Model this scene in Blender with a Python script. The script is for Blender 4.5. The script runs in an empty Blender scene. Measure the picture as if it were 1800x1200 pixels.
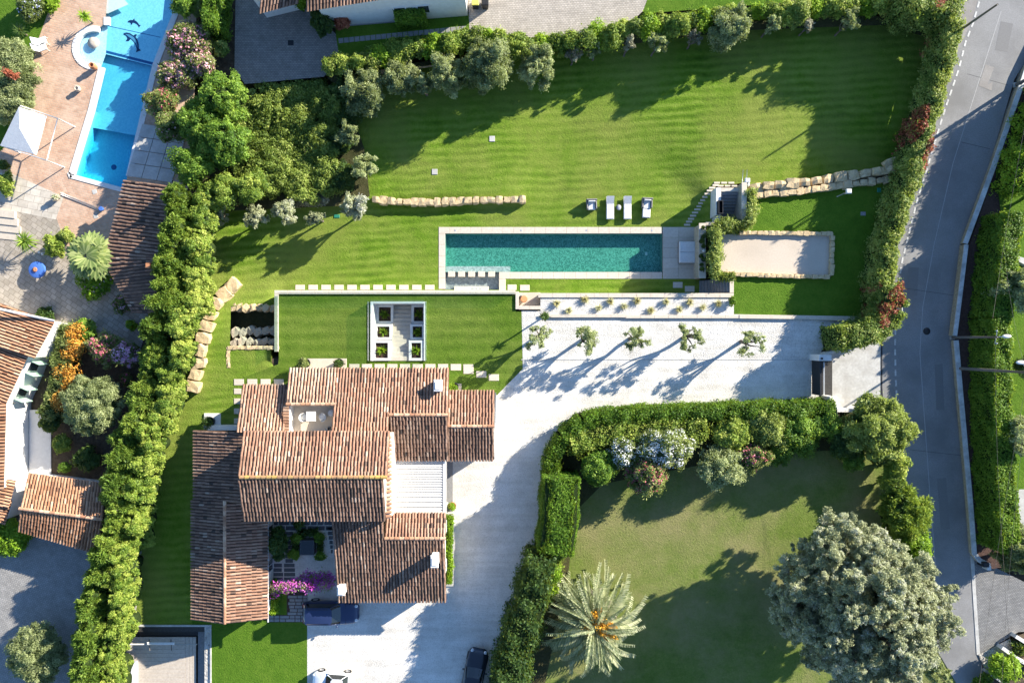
import bpy, bmesh, math, random
import numpy as np
from mathutils import Vector, Matrix
from mathutils.geometry import tessellate_polygon

scene = bpy.context.scene
COL = scene.collection
# ------------------------------------------------------------------ camera, sky, sun, exposure
CAMH = 60.0
cam = bpy.data.cameras.new('camera'); cam.lens = 24.0; cam.sensor_width = 36.0
cam.clip_start = 0.5; cam.clip_end = 2000
camo = bpy.data.objects.new('camera', cam); camo.location = (0, 0, CAMH); COL.objects.link(camo)
scene.camera = camo
SUN_EL, SUN_AZ = 22.0, 33.0            # elevation; angle of the sun's bearing from +x towards +y
world = bpy.data.worlds.new('World'); scene.world = world; world.use_nodes = True
wn = world.node_tree
sky = wn.nodes.new('ShaderNodeTexSky'); sky.sky_type = 'NISHITA'; sky.sun_disc = False
sky.sun_elevation = math.radians(SUN_EL); sky.sun_rotation = math.radians(90 - SUN_AZ)
sky.air_density = 1.0; sky.dust_density = 0.15; sky.ozone_density = 5.0
bg = wn.nodes['Background']; bg.inputs[1].default_value = 0.105
wn.links.new(sky.outputs[0], bg.inputs[0])
sl = bpy.data.lights.new('sun', 'SUN'); sl.energy = 5.0; sl.angle = math.radians(0.5); sl.color = (1.0, 0.93, 0.80)
so = bpy.data.objects.new('sun', sl); COL.objects.link(so)
_d = Vector((math.cos(math.radians(SUN_AZ)) * math.cos(math.radians(SUN_EL)), math.sin(math.radians(SUN_AZ)) * math.cos(math.radians(SUN_EL)), math.sin(math.radians(SUN_EL))))
so.rotation_euler = _d.to_track_quat('Z', 'Y').to_euler(); so.location = _d * 90
scene.view_settings.view_transform = 'Standard'; scene.view_settings.look = 'None'
scene.view_settings.exposure = 1.45; scene.view_settings.gamma = 1.0
scene.view_settings.use_curve_mapping = False

# ------------------------------------------------------------------ helpers
def P(px, py, z=0.0):
    """where a thing that the survey picture shows at (px,py) stands when it is at height z (metres)"""
    s = (CAMH - z) / 1200.0
    return Vector(((px - 900) * s, (600 - py) * s, z))
def PXY(px, py, z=0.0):
    p = P(px, py, z); return p.x, p.y

def setp(o, label=None, cat=None, group=None, kind=None):
    if label: o['label'] = label
    if cat: o['category'] = cat
    if group: o['group'] = group
    if kind: o['kind'] = kind
    return o
def thing(name, label, cat, loc=(0, 0, 0), rz=0.0, group=None):
    o = bpy.data.objects.new(name, None); COL.objects.link(o)
    o.empty_display_size = .3
    o.location = loc; o.rotation_euler = (0, 0, rz)
    return setp(o, label, cat, group)
WORLDLOC = {}
def wloc(o):
    v = Vector((0, 0, 0))
    while o is not None:
        v += Vector(o.location); o = o.parent
    return v
def link(name, me, mat, parent=None, local=False):
    """me is in world metres unless local=True; children are stored relative to their parent"""
    if parent is not None and not local:
        l = wloc(parent)
        if l.length > 0: me.transform(Matrix.Translation(-l))
    o = bpy.data.objects.new(name, me); COL.objects.link(o)
    if mat is not None and not me.materials: me.materials.append(mat)
    if parent is not None: o.parent = parent
    return o
def np_mesh(name, V, F, attr=None, smooth=False):
    """V (n,3), F (m,k) all the same k"""
    V = np.asarray(V, np.float32); F = np.asarray(F, np.int32)
    me = bpy.data.meshes.new(name); m, k = F.shape
    me.vertices.add(len(V)); me.vertices.foreach_set('co', V.ravel())
    me.loops.add(m * k); me.loops.foreach_set('vertex_index', F.ravel())
    me.polygons.add(m); me.polygons.foreach_set('loop_start', np.arange(0, m * k, k, dtype=np.int32))
    try: me.polygons.foreach_set('loop_total', np.full(m, k, np.int32))
    except Exception: pass
    if smooth: me.polygons.foreach_set('use_smooth', np.ones(m, bool))
    me.update(calc_edges=True)
    if attr is not None:
        a = me.attributes.new('rnd', 'FLOAT', 'FACE'); a.data.foreach_set('value', np.asarray(attr, np.float32))
    return me
class MB:
    """collects shapes into one mesh"""
    def __init__(s): s.v = []; s.f = []; s.sm = []
    def add(s, vs, fs, sm=False):
        b = len(s.v); s.v += [tuple(v) for v in vs]
        for f in fs: s.f.append([b + i for i in f]); s.sm.append(sm)
        return s
    def box(s, x0, y0, z0, x1, y1, z1):
        x0, x1 = sorted((x0, x1)); y0, y1 = sorted((y0, y1)); z0, z1 = sorted((z0, z1))
        return s.add([(x0,y0,z0),(x1,y0,z0),(x1,y1,z0),(x0,y1,z0),(x0,y0,z1),(x1,y0,z1),(x1,y1,z1),(x0,y1,z1)],
                     [(3,2,1,0),(4,5,6,7),(0,1,5,4),(1,2,6,5),(2,3,7,6),(3,0,4,7)])
    def bbox(s, x0, y0, z0, x1, y1, z1, b=.02):
        """box with a chamfered top"""
        x0, x1 = sorted((x0, x1)); y0, y1 = sorted((y0, y1))
        v = [(x0,y0,z0),(x1,y0,z0),(x1,y1,z0),(x0,y1,z0),(x0,y0,z1-b),(x1,y0,z1-b),(x1,y1,z1-b),(x0,y1,z1-b),
             (x0+b,y0+b,z1),(x1-b,y0+b,z1),(x1-b,y1-b,z1),(x0+b,y1-b,z1)]
        return s.add(v, [(3,2,1,0),(0,1,5,4),(1,2,6,5),(2,3,7,6),(3,0,4,7),(4,5,9,8),(5,6,10,9),(6,7,11,10),(7,4,8,11),(8,9,10,11)])
    def prism(s, poly, z0, z1):
        n = len(poly); a = sum(poly[i][0]*poly[(i+1)%n][1]-poly[(i+1)%n][0]*poly[i][1] for i in range(n))
        if a < 0: poly = poly[::-1]
        vs = [(x,y,z0) for x,y in poly] + [(x,y,z1) for x,y in poly]
        return s.add(vs, [list(range(n))[::-1], list(range(n, 2*n))] + [(i,(i+1)%n,n+(i+1)%n,n+i) for i in range(n)])
    def tube(s, pts, rad, n=6, cap=True):
        pts = [Vector(p) for p in pts]
        if not hasattr(rad, '__len__'): rad = [rad]*len(pts)
        rings = []
        for i, p in enumerate(pts):
            t = (pts[min(i+1,len(pts)-1)] - pts[max(i-1,0)]).normalized()
            u = t.cross(Vector((0,0,1)) if abs(t.z) < .9 else Vector((1,0,0))).normalized(); w = t.cross(u)
            rings.append([p + (u*math.cos(2*math.pi*k/n) + w*math.sin(2*math.pi*k/n))*rad[i] for k in range(n)])
        vs = [v for r in rings for v in r]; fs = []
        for i in range(len(pts)-1):
            for k in range(n): fs.append((i*n+k, i*n+(k+1)%n, (i+1)*n+(k+1)%n, (i+1)*n+k))
        if cap: fs += [list(range(n)), list(range((len(pts)-1)*n, len(pts)*n))[::-1]]
        return s.add(vs, fs, True)
    def lathe(s, prof, c=(0,0,0), n=14):
        vs = [(c[0]+r*math.cos(2*math.pi*k/n), c[1]+r*math.sin(2*math.pi*k/n), c[2]+z) for r, z in prof for k in range(n)]
        m = len(prof); fs = [(i*n+k, i*n+(k+1)%n, (i+1)*n+(k+1)%n, (i+1)*n+k) for i in range(m-1) for k in range(n)]
        fs += [list(range(n))[::-1], list(range((m-1)*n, m*n))]
        return s.add(vs, fs, True)
    def ell(s, c, r, n=10, m=7):
        vs = []; 
        for i in range(m+1):
            a = math.pi*i/m
            for k in range(n):
                b = 2*math.pi*k/n; vs.append((c[0]+r[0]*math.sin(a)*math.cos(b), c[1]+r[1]*math.sin(a)*math.sin(b), c[2]+r[2]*math.cos(a)))
        return s.add(vs, [(i*n+k, (i+1)*n+k, (i+1)*n+(k+1)%n, i*n+(k+1)%n) for i in range(m) for k in range(n)], True)
    def mesh(s, name='m'):
        me = bpy.data.meshes.new(name); me.from_pydata(s.v, [], s.f)
        if any(s.sm): me.polygons.foreach_set('use_smooth', s.sm)
        me.update(); return me
    def build(s, name, mat, parent=None, local=False): return link(name, s.mesh(name), mat, parent, local)
    def top(s, name, mat, label, cat, group=None):
        """a thing that is one mesh: origin moved to its base"""
        a = np.array(s.v); c = Vector(((a[:,0].min()+a[:,0].max())/2, (a[:,1].min()+a[:,1].max())/2, a[:,2].min()))
        me = s.mesh(name); me.transform(Matrix.Translation(-c)); o = link(name, me, mat); o.location = c
        return setp(o, label, cat, group)

def copy_tree(o, parent=None):
    c = o.copy(); COL.objects.link(c); c.parent = parent
    for ch in list(o.children):
        copy_tree(ch, c)
    return c
def sheet(name, outer, mat, z=0.0, holes=(), cut=None, parent=None, kind='structure'):
    """ground surface: outline in survey picture units, draped at height z (number or function)"""
    polys = [outer] + list(holes)
    flat = [p for q in polys for p in q]
    tri = tessellate_polygon([[Vector((x, y, 0)) for x, y in q] for q in polys])
    bm = bmesh.new(); vs = [bm.verts.new((x, y, 0)) for x, y in flat]
    for t in tri:
        try: bm.faces.new([vs[i] for i in t])
        except ValueError: pass
    if cut:
        xs = [p[0] for p in flat]; ys = [p[1] for p in flat]
        for ax, lo, hi in ((0, min(xs), max(xs)), (1, min(ys), max(ys))):
            k = math.floor(lo/cut)+1
            while k*cut < hi:
                co = [0,0,0]; co[ax] = k*cut + .013; no = [0,0,0]; no[ax] = 1
                bmesh.ops.bisect_plane(bm, geom=bm.verts[:]+bm.edges[:]+bm.faces[:], plane_co=co, plane_no=no); k += 1
    zf = z if callable(z) else (lambda x, y: z)
    for v in bm.verts: v.co = P(v.co.x, v.co.y, zf(v.co.x, v.co.y))
    bm.normal_update()
    fl = [f for f in bm.faces if f.normal.z < 0]
    if fl: bmesh.ops.reverse_faces(bm, faces=fl)
    me = bpy.data.meshes.new(name); bm.to_mesh(me); bm.free()
    o = link(name, me, mat, parent)
    if parent is None and kind: o['kind'] = kind
    return o
def rect(x0, y0, x1, y1): return [(x0,y0),(x1,y0),(x1,y1),(x0,y1)]
def smooth(a, b, x):
    t = min(1, max(0, (x-a)/(b-a))); return t*t*(3-2*t)
def along(pts, step):
    """points every `step` along a polyline with their direction"""
    out = []; 
    L = [math.dist(pts[i], pts[i+1]) for i in range(len(pts)-1)]; tot = sum(L); n = max(1, round(tot/step)); 
    for k in range(n):
        d = (k+.5)*tot/n; i = 0
        while i < len(L)-1 and d > L[i]: d -= L[i]; i += 1
        t = d/L[i]; a, b = pts[i], pts[i+1]
        out.append((a[0]+(b[0]-a[0])*t, a[1]+(b[1]-a[1])*t, math.atan2(b[1]-a[1], b[0]-a[0])))
    return out

# ------------------------------------------------------------------ materials
def newmat(name):
    m = bpy.data.materials.new(name); m.use_nodes = True; nt = m.node_tree
    return m, nt, nt.nodes['Principled BSDF']
def nd(nt, t, **kw):
    n = nt.nodes.new(t)
    for k, v in kw.items(): setattr(n, k, v)
    return n
def ramp(nt, stops, src, interp='LINEAR'):
    r = nd(nt, 'ShaderNodeValToRGB'); e = r.color_ramp.elements; r.color_ramp.interpolation = interp
    while len(e) < len(stops): e.new(.5)
    for k, (p, c) in enumerate(stops): e[k].position = p; e[k].color = (*c, 1)
    nt.links.new(src, r.inputs[0]); return r.outputs[0]
def mixc(nt, fac, a, b, mode='MIX'):
    m = nd(nt, 'ShaderNodeMix', data_type='RGBA', blend_type=mode)
    for s, i in ((fac, 0), (a, 6), (b, 7)):
        if hasattr(s, 'is_output') or hasattr(s, 'links'): nt.links.new(s, m.inputs[i])
        elif i == 0: m.inputs[0].default_value = s
        else: m.inputs[i].default_value = (*s, 1)
    return m.outputs[2]
def noise(nt, vec, scale, detail=4, rough=.6, out=0):
    n = nd(nt, 'ShaderNodeTexNoise'); n.inputs['Scale'].default_value = scale; n.inputs['Detail'].default_value = detail
    n.inputs['Roughness'].default_value = rough; nt.links.new(vec, n.inputs['Vector']); return n.outputs[out]
def wpos(nt): return nd(nt, 'ShaderNodeNewGeometry').outputs['Position']
def bump(nt, b, h, dist, strength=1.0):
    n = nd(nt, 'ShaderNodeBump'); n.inputs['Distance'].default_value = dist; n.inputs['Strength'].default_value = strength
    nt.links.new(h, n.inputs['Height']); nt.links.new(n.outputs[0], b.inputs['Normal'])
def mth(nt, op, a, b=None):
    n = nd(nt, 'ShaderNodeMath', operation=op)
    for i, s in enumerate((a, b)):
        if s is None: continue
        if hasattr(s, 'links'): nt.links.new(s, n.inputs[i])
        else: n.inputs[i].default_value = s
    return n.outputs[0]
def plain(name, c1, c2=None, scale=3.0, rough=.8, bmp=0.0, bscale=None, metal=0.0, big=None, spec=.3):
    """two-tone noise; big=(colour, scale, amount) adds larger stains"""
    m, nt, b = newmat(name); v = wpos(nt)
    b.inputs['Roughness'].default_value = rough; b.inputs['Metallic'].default_value = metal
    b.inputs['Specular IOR Level'].default_value = spec
    if c2 is None: b.inputs['Base Color'].default_value = (*c1, 1)
    else:
        f = noise(nt, v, scale, 6, .65); c = ramp(nt, [(.3, c1), (.7, c2)], f)
        if big:
            g = ramp(nt, [(.42, (0,0,0)), (.68, (1,1,1))], noise(nt, v, big[1], 5, .6))
            c = mixc(nt, mth(nt, 'MULTIPLY', g, big[2]), c, big[0])
        nt.links.new(c, b.inputs['Base Color'])
    if bmp: bump(nt, b, noise(nt, v, bscale or scale*2, 5, .7), bmp)
    return m
def tilemat(name, stops, rough=.85):
    m, nt, b = newmat(name); a = nd(nt, 'ShaderNodeAttribute', attribute_name='rnd').outputs['Fac']
    c = ramp(nt, stops, a); v = wpos(nt)
    g = ramp(nt, [(.35, (.62,.6,.57)), (.7, (1.1,1.08,1.05))], noise(nt, v, 9, 5, .7)); c = mixc(nt, .75, c, g, 'MULTIPLY')
    g2 = ramp(nt, [(.48, (0,0,0)), (.72, (1,1,1))], noise(nt, v, .55, 5, .65)); c = mixc(nt, mth(nt, 'MULTIPLY', g2, .45), c, (.12,.085,.06))
    nt.links.new(c, b.inputs['Base Color']); b.inputs['Roughness'].default_value = rough
    b.inputs['Specular IOR Level'].default_value = .2
    bump(nt, b, noise(nt, v, 30, 3), .01); return m
def leafmat(name, dark, mid, light, trans=.40, rough=.55, var=.35):
    m, nt, b = newmat(name); a = nd(nt, 'ShaderNodeAttribute', attribute_name='rnd').outputs['Fac']
    oi = nd(nt, 'ShaderNodeObjectInfo').outputs['Random']
    g = noise(nt, wpos(nt), .9, 3, .6)
    f = mth(nt, 'ADD', a, mth(nt, 'MULTIPLY', mth(nt, 'SUBTRACT', g, .5), .55))
    f = mth(nt, 'ADD', f, mth(nt, 'MULTIPLY', mth(nt, 'SUBTRACT', oi, .5), var))
    c = ramp(nt, [(.05, dark), (.5, mid), (.95, light)], f)
    nt.links.new(c, b.inputs['Base Color']); b.inputs['Roughness'].default_value = rough
    b.inputs['Specular IOR Level'].default_value = .3
    t = nd(nt, 'ShaderNodeBsdfTranslucent'); mx = nd(nt, 'ShaderNodeMixShader'); mx.inputs[0].default_value = trans
    nt.links.new(mixc(nt, .5, c, (.42,.50,.05)) if light[1] > light[0]*1.05 else c, t.inputs[0])
    nt.links.new(b.outputs[0], mx.inputs[1]); nt.links.new(t.outputs[0], mx.inputs[2])
    nt.links.new(mx.outputs[0], nt.nodes['Material Output'].inputs[0]); return m
def lawnmat(name, dark, mid, light, period, ang, contrast, dry=None, dryamt=0.0, wob=.25):
    m, nt, b = newmat(name); v = wpos(nt)
    big = noise(nt, v, .13, 4, .55); med = noise(nt, v, 1.1, 5, .65); fine = noise(nt, v, 7.0, 6, .75)
    f = mth(nt, 'ADD', mth(nt, 'MULTIPLY', big, .30), mth(nt, 'ADD', mth(nt, 'MULTIPLY', med, .32), mth(nt, 'MULTIPLY', fine, .32)))
    f = mth(nt, 'ADD', f, mth(nt, 'MULTIPLY', noise(nt, v, 3.2, 5, .8), .22))
    if period:
        sep = nd(nt, 'ShaderNodeSeparateXYZ'); nt.links.new(v, sep.inputs[0])
        k = mth(nt, 'ADD', mth(nt, 'MULTIPLY', sep.outputs[1], math.cos(ang)), mth(nt, 'MULTIPLY', sep.outputs[0], -math.sin(ang)))
        k = mth(nt, 'ADD', k, mth(nt, 'MULTIPLY', noise(nt, v, .35, 2), wob))
        s = mth(nt, 'SINE', mth(nt, 'MULTIPLY', k, 2*math.pi/period))
        fade = mth(nt, 'MULTIPLY', ramp(nt, [(.35,(.15,.15,.15)),(.68,(1,1,1))], noise(nt, v, .22, 4, .6)), contrast*1.6)
        f = mth(nt, 'ADD', f, mth(nt, 'MULTIPLY', s, fade))
    c = ramp(nt, [(.36, dark), (.57, mid), (.82, light)], f)
    if dry:
        g = ramp(nt, [(.40, (0,0,0)), (.62, (1,1,1))], mth(nt, 'ADD', mth(nt,'MULTIPLY',noise(nt, v, .16, 5, .6),.8), mth(nt,'MULTIPLY',noise(nt, v, 2.3, 4, .7),.2)))
        c = mixc(nt, mth(nt, 'MULTIPLY', g, dryamt), c, dry)
    nt.links.new(c, b.inputs['Base Color']); b.inputs['Roughness'].default_value = .9; b.inputs['Specular IOR Level'].default_value = .1
    bump(nt, b, noise(nt, v, 5.5, 6, .8), .16, .8); return m
def brickmat(name, c1, c2, mortar, w, h, rot=0.0, rough=.85, big=None, msize=.02):
    m, nt, b = newmat(name); v = wpos(nt)
    mp = nd(nt, 'ShaderNodeMapping'); mp.inputs['Rotation'].default_value = (0, 0, rot); nt.links.new(v, mp.inputs[0])
    t = nd(nt, 'ShaderNodeTexBrick'); nt.links.new(mp.outputs[0], t.inputs[0]); t.inputs['Scale'].default_value = 1
    t.inputs['Color1'].default_value = (*c1,1); t.inputs['Color2'].default_value = (*c2,1); t.inputs['Mortar'].default_value = (*mortar,1)
    t.inputs['Brick Width'].default_value = w; t.inputs['Row Height'].default_value = h; t.inputs['Mortar Size'].default_value = msize
    c = mixc(nt, .8, t.outputs[0], ramp(nt, [(.3,(.7,.68,.66)),(.7,(1.12,1.1,1.08))], noise(nt, v, 1.3, 6, .65)), 'MULTIPLY')
    if big:
        g = ramp(nt, [(.45,(0,0,0)),(.7,(1,1,1))], noise(nt, v, big[1], 5)); c = mixc(nt, mth(nt,'MULTIPLY',g,big[2]), c, big[0])
    nt.links.new(c, b.inputs['Base Color']); b.inputs['Roughness'].default_value = rough
    bump(nt, b, t.outputs[1], -.012); return m
def schlick(nt, nrm=None):
    lw = nd(nt, 'ShaderNodeLayerWeight'); lw.inputs[0].default_value = .5
    if nrm is not None: nt.links.new(nrm, lw.inputs['Normal'])
    return mth(nt, 'ADD', mth(nt, 'MULTIPLY', mth(nt, 'POWER', lw.outputs['Facing'], 5.0), .95), .03)
def watermat(name, absorb, dens, rip=.012, rscale=3.2):
    m, nt, b = newmat(name); nt.nodes.remove(b); v = wpos(nt)
    tr = nd(nt, 'ShaderNodeBsdfTransparent'); gl = nd(nt, 'ShaderNodeBsdfGlossy'); gl.inputs['Roughness'].default_value = .03
    bp = nd(nt, 'ShaderNodeBump'); bp.inputs['Distance'].default_value = rip; nt.links.new(noise(nt, v, rscale, 3), bp.inputs['Height'])
    nt.links.new(bp.outputs[0], gl.inputs['Normal'])
    mx = nd(nt, 'ShaderNodeMixShader'); nt.links.new(schlick(nt, bp.outputs[0]), mx.inputs[0]); nt.links.new(tr.outputs[0], mx.inputs[1]); nt.links.new(gl.outputs[0], mx.inputs[2])
    va = nd(nt, 'ShaderNodeVolumeAbsorption'); va.inputs[0].default_value = (*absorb, 1); va.inputs[1].default_value = dens
    out = nt.nodes['Material Output']; nt.links.new(mx.outputs[0], out.inputs[0]); nt.links.new(va.outputs[0], out.inputs[1]); return m

M = {}
M['lawn'] = lawnmat('mown_lawn', (.046,.104,.006), (.120,.212,.016), (.245,.330,.052), .74, math.radians(3), .075, dry=(.235,.245,.06), dryamt=.55, wob=.8)
M['lawn_wide'] = lawnmat('mown_lawn_wide', (.034,.080,.006), (.088,.160,.014), (.185,.255,.040), 1.05, 0, .065, dry=(.17,.18,.05), dryamt=.3, wob=.6)
M['lawn_plain'] = lawnmat('garden_lawn', (.032,.086,.005), (.080,.160,.013), (.16,.235,.030), 0, 0, 0)
M['lawn_dry'] = lawnmat('dry_lawn', (.050,.092,.012), (.115,.165,.030), (.215,.250,.070), 0, 0, 0, dry=(.29,.24,.125), dryamt=.6)
M['soil'] = plain('soil', (.045,.032,.02), (.11,.085,.055), 3, .95, .06)
M['mulch'] = plain('dark_mulch', (.055,.030,.024), (.10,.060,.048), 6, .95, .05)
M['scrub'] = lawnmat('rough_ground', (.02,.03,.008), (.06,.06,.025), (.13,.10,.05), 0, 0, 0)
def gravel(name, c1, c2, c3, sc, bm):
    m, nt, b = newmat(name); v = wpos(nt)
    vo = nd(nt, 'ShaderNodeTexVoronoi'); vo.inputs['Scale'].default_value = sc; nt.links.new(v, vo.inputs[0])
    c = ramp(nt, [(.0, c3), (.14, c1), (.6, c2)], vo.outputs['Color'])
    g = ramp(nt, [(.32,(.76,.74,.71)),(.62,(1.04,1.03,1.02))], noise(nt, v, .45, 7, .72)); c = mixc(nt, .8, c, g, 'MULTIPLY')
    mp = nd(nt, 'ShaderNodeMapping'); mp.inputs['Scale'].default_value = (.16, 1.5, 1); mp.inputs['Rotation'].default_value = (0, 0, -.06); nt.links.new(v, mp.inputs[0])
    tk_ = ramp(nt, [(.40,(.86,.85,.83)),(.56,(1,1,1))], noise(nt, mp.outputs[0], 1.2, 4, .55)); c = mixc(nt, .7, c, tk_, 'MULTIPLY')
    sp = ramp(nt, [(.66,(1,1,1)),(.72,(.62,.58,.52))], noise(nt, v, 6, 5, .8)); c = mixc(nt, .8, c, sp, 'MULTIPLY')
    nt.links.new(c, b.inputs['Base Color']); b.inputs['Roughness'].default_value = .9; b.inputs['Specular IOR Level'].default_value = .2
    bump(nt, b, vo.outputs['Distance'], -bm); return m
M['gravel'] = gravel('white_gravel', (.60,.573,.525), (.74,.712,.66), (.45,.425,.385), 20, .022)
M['gravel_coarse'] = gravel('coarse_white_stones', (.55,.53,.495), (.68,.66,.62), (.42,.40,.37), 13, .026)
M['pebbles'] = gravel('grey_pebbles', (.36,.34,.31), (.52,.50,.46), (.15,.14,.13), 6, .05)
M['sand'] = plain('boules_sand', (.50,.42,.33), (.60,.51,.41), 8, .95, .01, big=((.42,.35,.27), .4, .4))
M['asphalt'] = plain('asphalt', (.20,.195,.19), (.29,.285,.28), 11, .9, .006, 60, big=((.165,.16,.155), .3, .75))
M['asphalt_pale'] = plain('asphalt_pale_verge', (.24,.225,.21), (.32,.30,.28), 10, .9, .006, 60, big=((.2,.18,.165), .5, .6))
M['paint'] = plain('road_paint', (.30,.295,.28), (.68,.67,.64), 7, .7)
M['seam'] = plain('tar_seam', (.30,.295,.285), (.40,.39,.38), 9, .8)
M['stone'] = plain('pale_limestone', (.50,.43,.345), (.62,.55,.455), 5, .75, .006, 30, big=((.54,.46,.36), .6, .5))
M['stone2'] = plain('cream_limestone', (.46,.40,.32), (.57,.50,.41), 5, .75, .006, 30, big=((.5,.42,.33), .6, .5))
M['rock'] = plain('ochre_rock', (.47,.34,.17), (.66,.51,.31), 4, .9, .05, 5, big=((.40,.32,.21), 1.2, .5))
M['drystone'] = plain('dry_stone_face', (.30,.25,.18), (.52,.45,.34), 5, .9, .06, 4)
M['white'] = plain('white_render', (.62,.60,.57), (.72,.70,.67), 3, .8, .004, 30)
M['cream'] = plain('cream_render', (.66,.60,.52), (.76,.70,.62), 3, .8, .004, 30)
M['white_metal'] = plain('white_lacquered_metal', (.60,.59,.56), (.70,.69,.66), 4, .45)
M['fabric'] = plain('white_fabric', (.58,.57,.55), (.70,.69,.67), 6, .85, .02, 9)
M['grey_fabric'] = plain('grey_fabric', (.30,.31,.33), (.38,.39,.41), 10, .85)
M['wicker'] = plain('grey_wicker', (.13,.125,.12), (.24,.23,.22), 25, .7, .01, 60)
M['black'] = plain('black_metal', (.016,.016,.018), (.03,.03,.032), 10, .45)
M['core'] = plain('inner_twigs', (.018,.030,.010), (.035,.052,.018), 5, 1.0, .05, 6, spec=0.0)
M['slate'] = plain('slate_paver', (.07,.075,.085), (.12,.125,.135), 8, .7, .004, 30)
M['greypaver'] = plain('grey_paver', (.20,.20,.20), (.31,.30,.29), 8, .8, .004, 30)
M['darkwood'] = plain('dark_timber', (.03,.028,.027), (.06,.055,.05), 8, .6)
M['deck'] = plain('weathered_deck', (.40,.34,.28), (.54,.47,.39), 6, .8, .005, 30)
M['bark'] = plain('bark', (.09,.07,.05), (.20,.165,.13), 9, .95, .03, 14)
M['concrete'] = plain('concrete', (.40,.39,.37), (.54,.53,.50), 5, .85, .005, 40, big=((.32,.30,.27), 1.0, .6))
M['kerb'] = plain('white_kerb', (.56,.56,.55), (.72,.72,.70), 5, .85, .006, 30, big=((.30,.30,.29), 1.3, .7))
M['steel'] = plain('galvanised_steel', (.42,.43,.44), (.55,.56,.57), 12, .4, metal=.6)
M['pole'] = plain('weathered_pole', (.11,.095,.08), (.19,.165,.145), 12, .85)
M['green_plastic'] = plain('green_plastic', (.02,.17,.11), (.03,.21,.14), 5, .5)
M['shutter'] = plain('pale_green_shutter', (.34,.52,.40), (.40,.58,.46), 6, .6)
M['yellow'] = plain('yellow_lid', (.55,.50,.10), (.62,.56,.13), 6, .5)
M['terracotta'] = plain('terracotta', (.42,.17,.08), (.56,.26,.13), 8, .8)
M['blue_cloth'] = plain('blue_cloth', (.05,.13,.42), (.07,.18,.52), 14, .8)
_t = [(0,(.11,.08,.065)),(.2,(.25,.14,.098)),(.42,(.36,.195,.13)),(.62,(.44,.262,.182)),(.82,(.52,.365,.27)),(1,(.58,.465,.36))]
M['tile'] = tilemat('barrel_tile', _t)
M['tile_dull'] = tilemat('old_shaded_barrel_tile', [(0,(.05,.042,.038)),(.25,(.13,.088,.07)),(.55,(.24,.145,.105)),(.8,(.33,.225,.17)),(1,(.42,.33,.26))])  # weathered tone, with shade painted in for villa slopes turned from the sun
M['tile_red'] = tilemat('red_barrel_tile', [(0,(.16,.075,.045)),(.3,(.36,.18,.10)),(.6,(.50,.28,.17)),(1,(.62,.42,.29))])
M['tile_ridge'] = tilemat('ridge_tile', [(0,(.36,.18,.11)),(.5,(.55,.32,.20)),(1,(.68,.48,.34))])
M['tile_lichen'] = tilemat('lichen_ridge_tile', [(0,(.36,.20,.11)),(.5,(.45,.28,.13)),(1,(.54,.36,.10))])
M['channel'] = plain('tile_channel', (.085,.05,.036), (.15,.09,.062), 6, .9)
M['mosaic'] = None
def mosaic(name, c1, c2, sc):
    m, nt, b = newmat(name); v = wpos(nt); vo = nd(nt, 'ShaderNodeTexVoronoi', distance='CHEBYCHEV'); vo.inputs['Scale'].default_value = sc; vo.inputs['Randomness'].default_value = .55
    nt.links.new(v, vo.inputs[0]); sp = nd(nt, 'ShaderNodeSeparateColor'); nt.links.new(vo.outputs['Color'], sp.inputs[0])
    nt.links.new(ramp(nt, [(.0, c1), (1, c2)], sp.outputs[0]), b.inputs['Base Color']); b.inputs['Roughness'].default_value = .6; return m
M['mosaic'] = mosaic('green_pool_mosaic', (.045,.16,.13), (.20,.41,.345), 11)
M['mosaic_grey'] = mosaic('grey_pool_mosaic', (.28,.31,.30), (.50,.53,.51), 8)
M['mosaic_blue'] = mosaic('pale_blue_mosaic', (.58,.72,.78), (.74,.84,.88), 8)
M['mosaic_line'] = plain('deep_blue_mosaic', (.02,.08,.22), (.04,.13,.32), 12, .5)
M['dolphin'] = plain('navy_mosaic', (.012,.02,.075), (.03,.045,.13), 20, .5)
M['dolphin_pale'] = plain('grey_blue_mosaic', (.16,.26,.40), (.28,.38,.5), 20, .5)
M['water'] = watermat('pool_water', (.0,.76,.62), .42)
M['water_blue'] = watermat('blue_pool_water', (.0,.77,.90), .68)
M['water_dark'] = watermat('basin_water', (.35,.5,.5), .6)
def glassmat(name, tint):
    m, nt, b = newmat(name); nt.nodes.remove(b)
    tr = nd(nt, 'ShaderNodeBsdfTransparent'); tr.inputs[0].default_value = (*tint,1); gl = nd(nt, 'ShaderNodeBsdfGlossy'); gl.inputs['Roughness'].default_value = .02
    mx = nd(nt, 'ShaderNodeMixShader')
    nt.links.new(schlick(nt), mx.inputs[0]); nt.links.new(tr.outputs[0], mx.inputs[1]); nt.links.new(gl.outputs[0], mx.inputs[2])
    nt.links.new(mx.outputs[0], nt.nodes['Material Output'].inputs[0]); return m
M['glass'] = glassmat('clear_glass', (.86,.92,.90))
def paintmat(name, c, rough=.25):
    m, nt, b = newmat(name); b.inputs['Base Color'].default_value = (*c,1); b.inputs['Roughness'].default_value = rough
    b.inputs['Coat Weight'].default_value = .8; b.inputs['Coat Roughness'].default_value = .05; b.inputs['Metallic'].default_value = .1; return m
M['car_navy'] = paintmat('navy_car_paint', (.018,.030,.085), .32); M['car_black'] = paintmat('black_car_paint', (.014,.017,.028), .32); M['car_white'] = paintmat('white_car_paint', (.76,.77,.78), .3)
M['car_glass'] = paintmat('dark_car_glass', (.012,.016,.018), .05)
M['tyre'] = plain('tyre', (.014,.014,.014), (.022,.022,.022), 30, .9); M['rim'] = plain('alloy', (.45,.45,.46), (.55,.55,.56), 30, .35, metal=.8)
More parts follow.
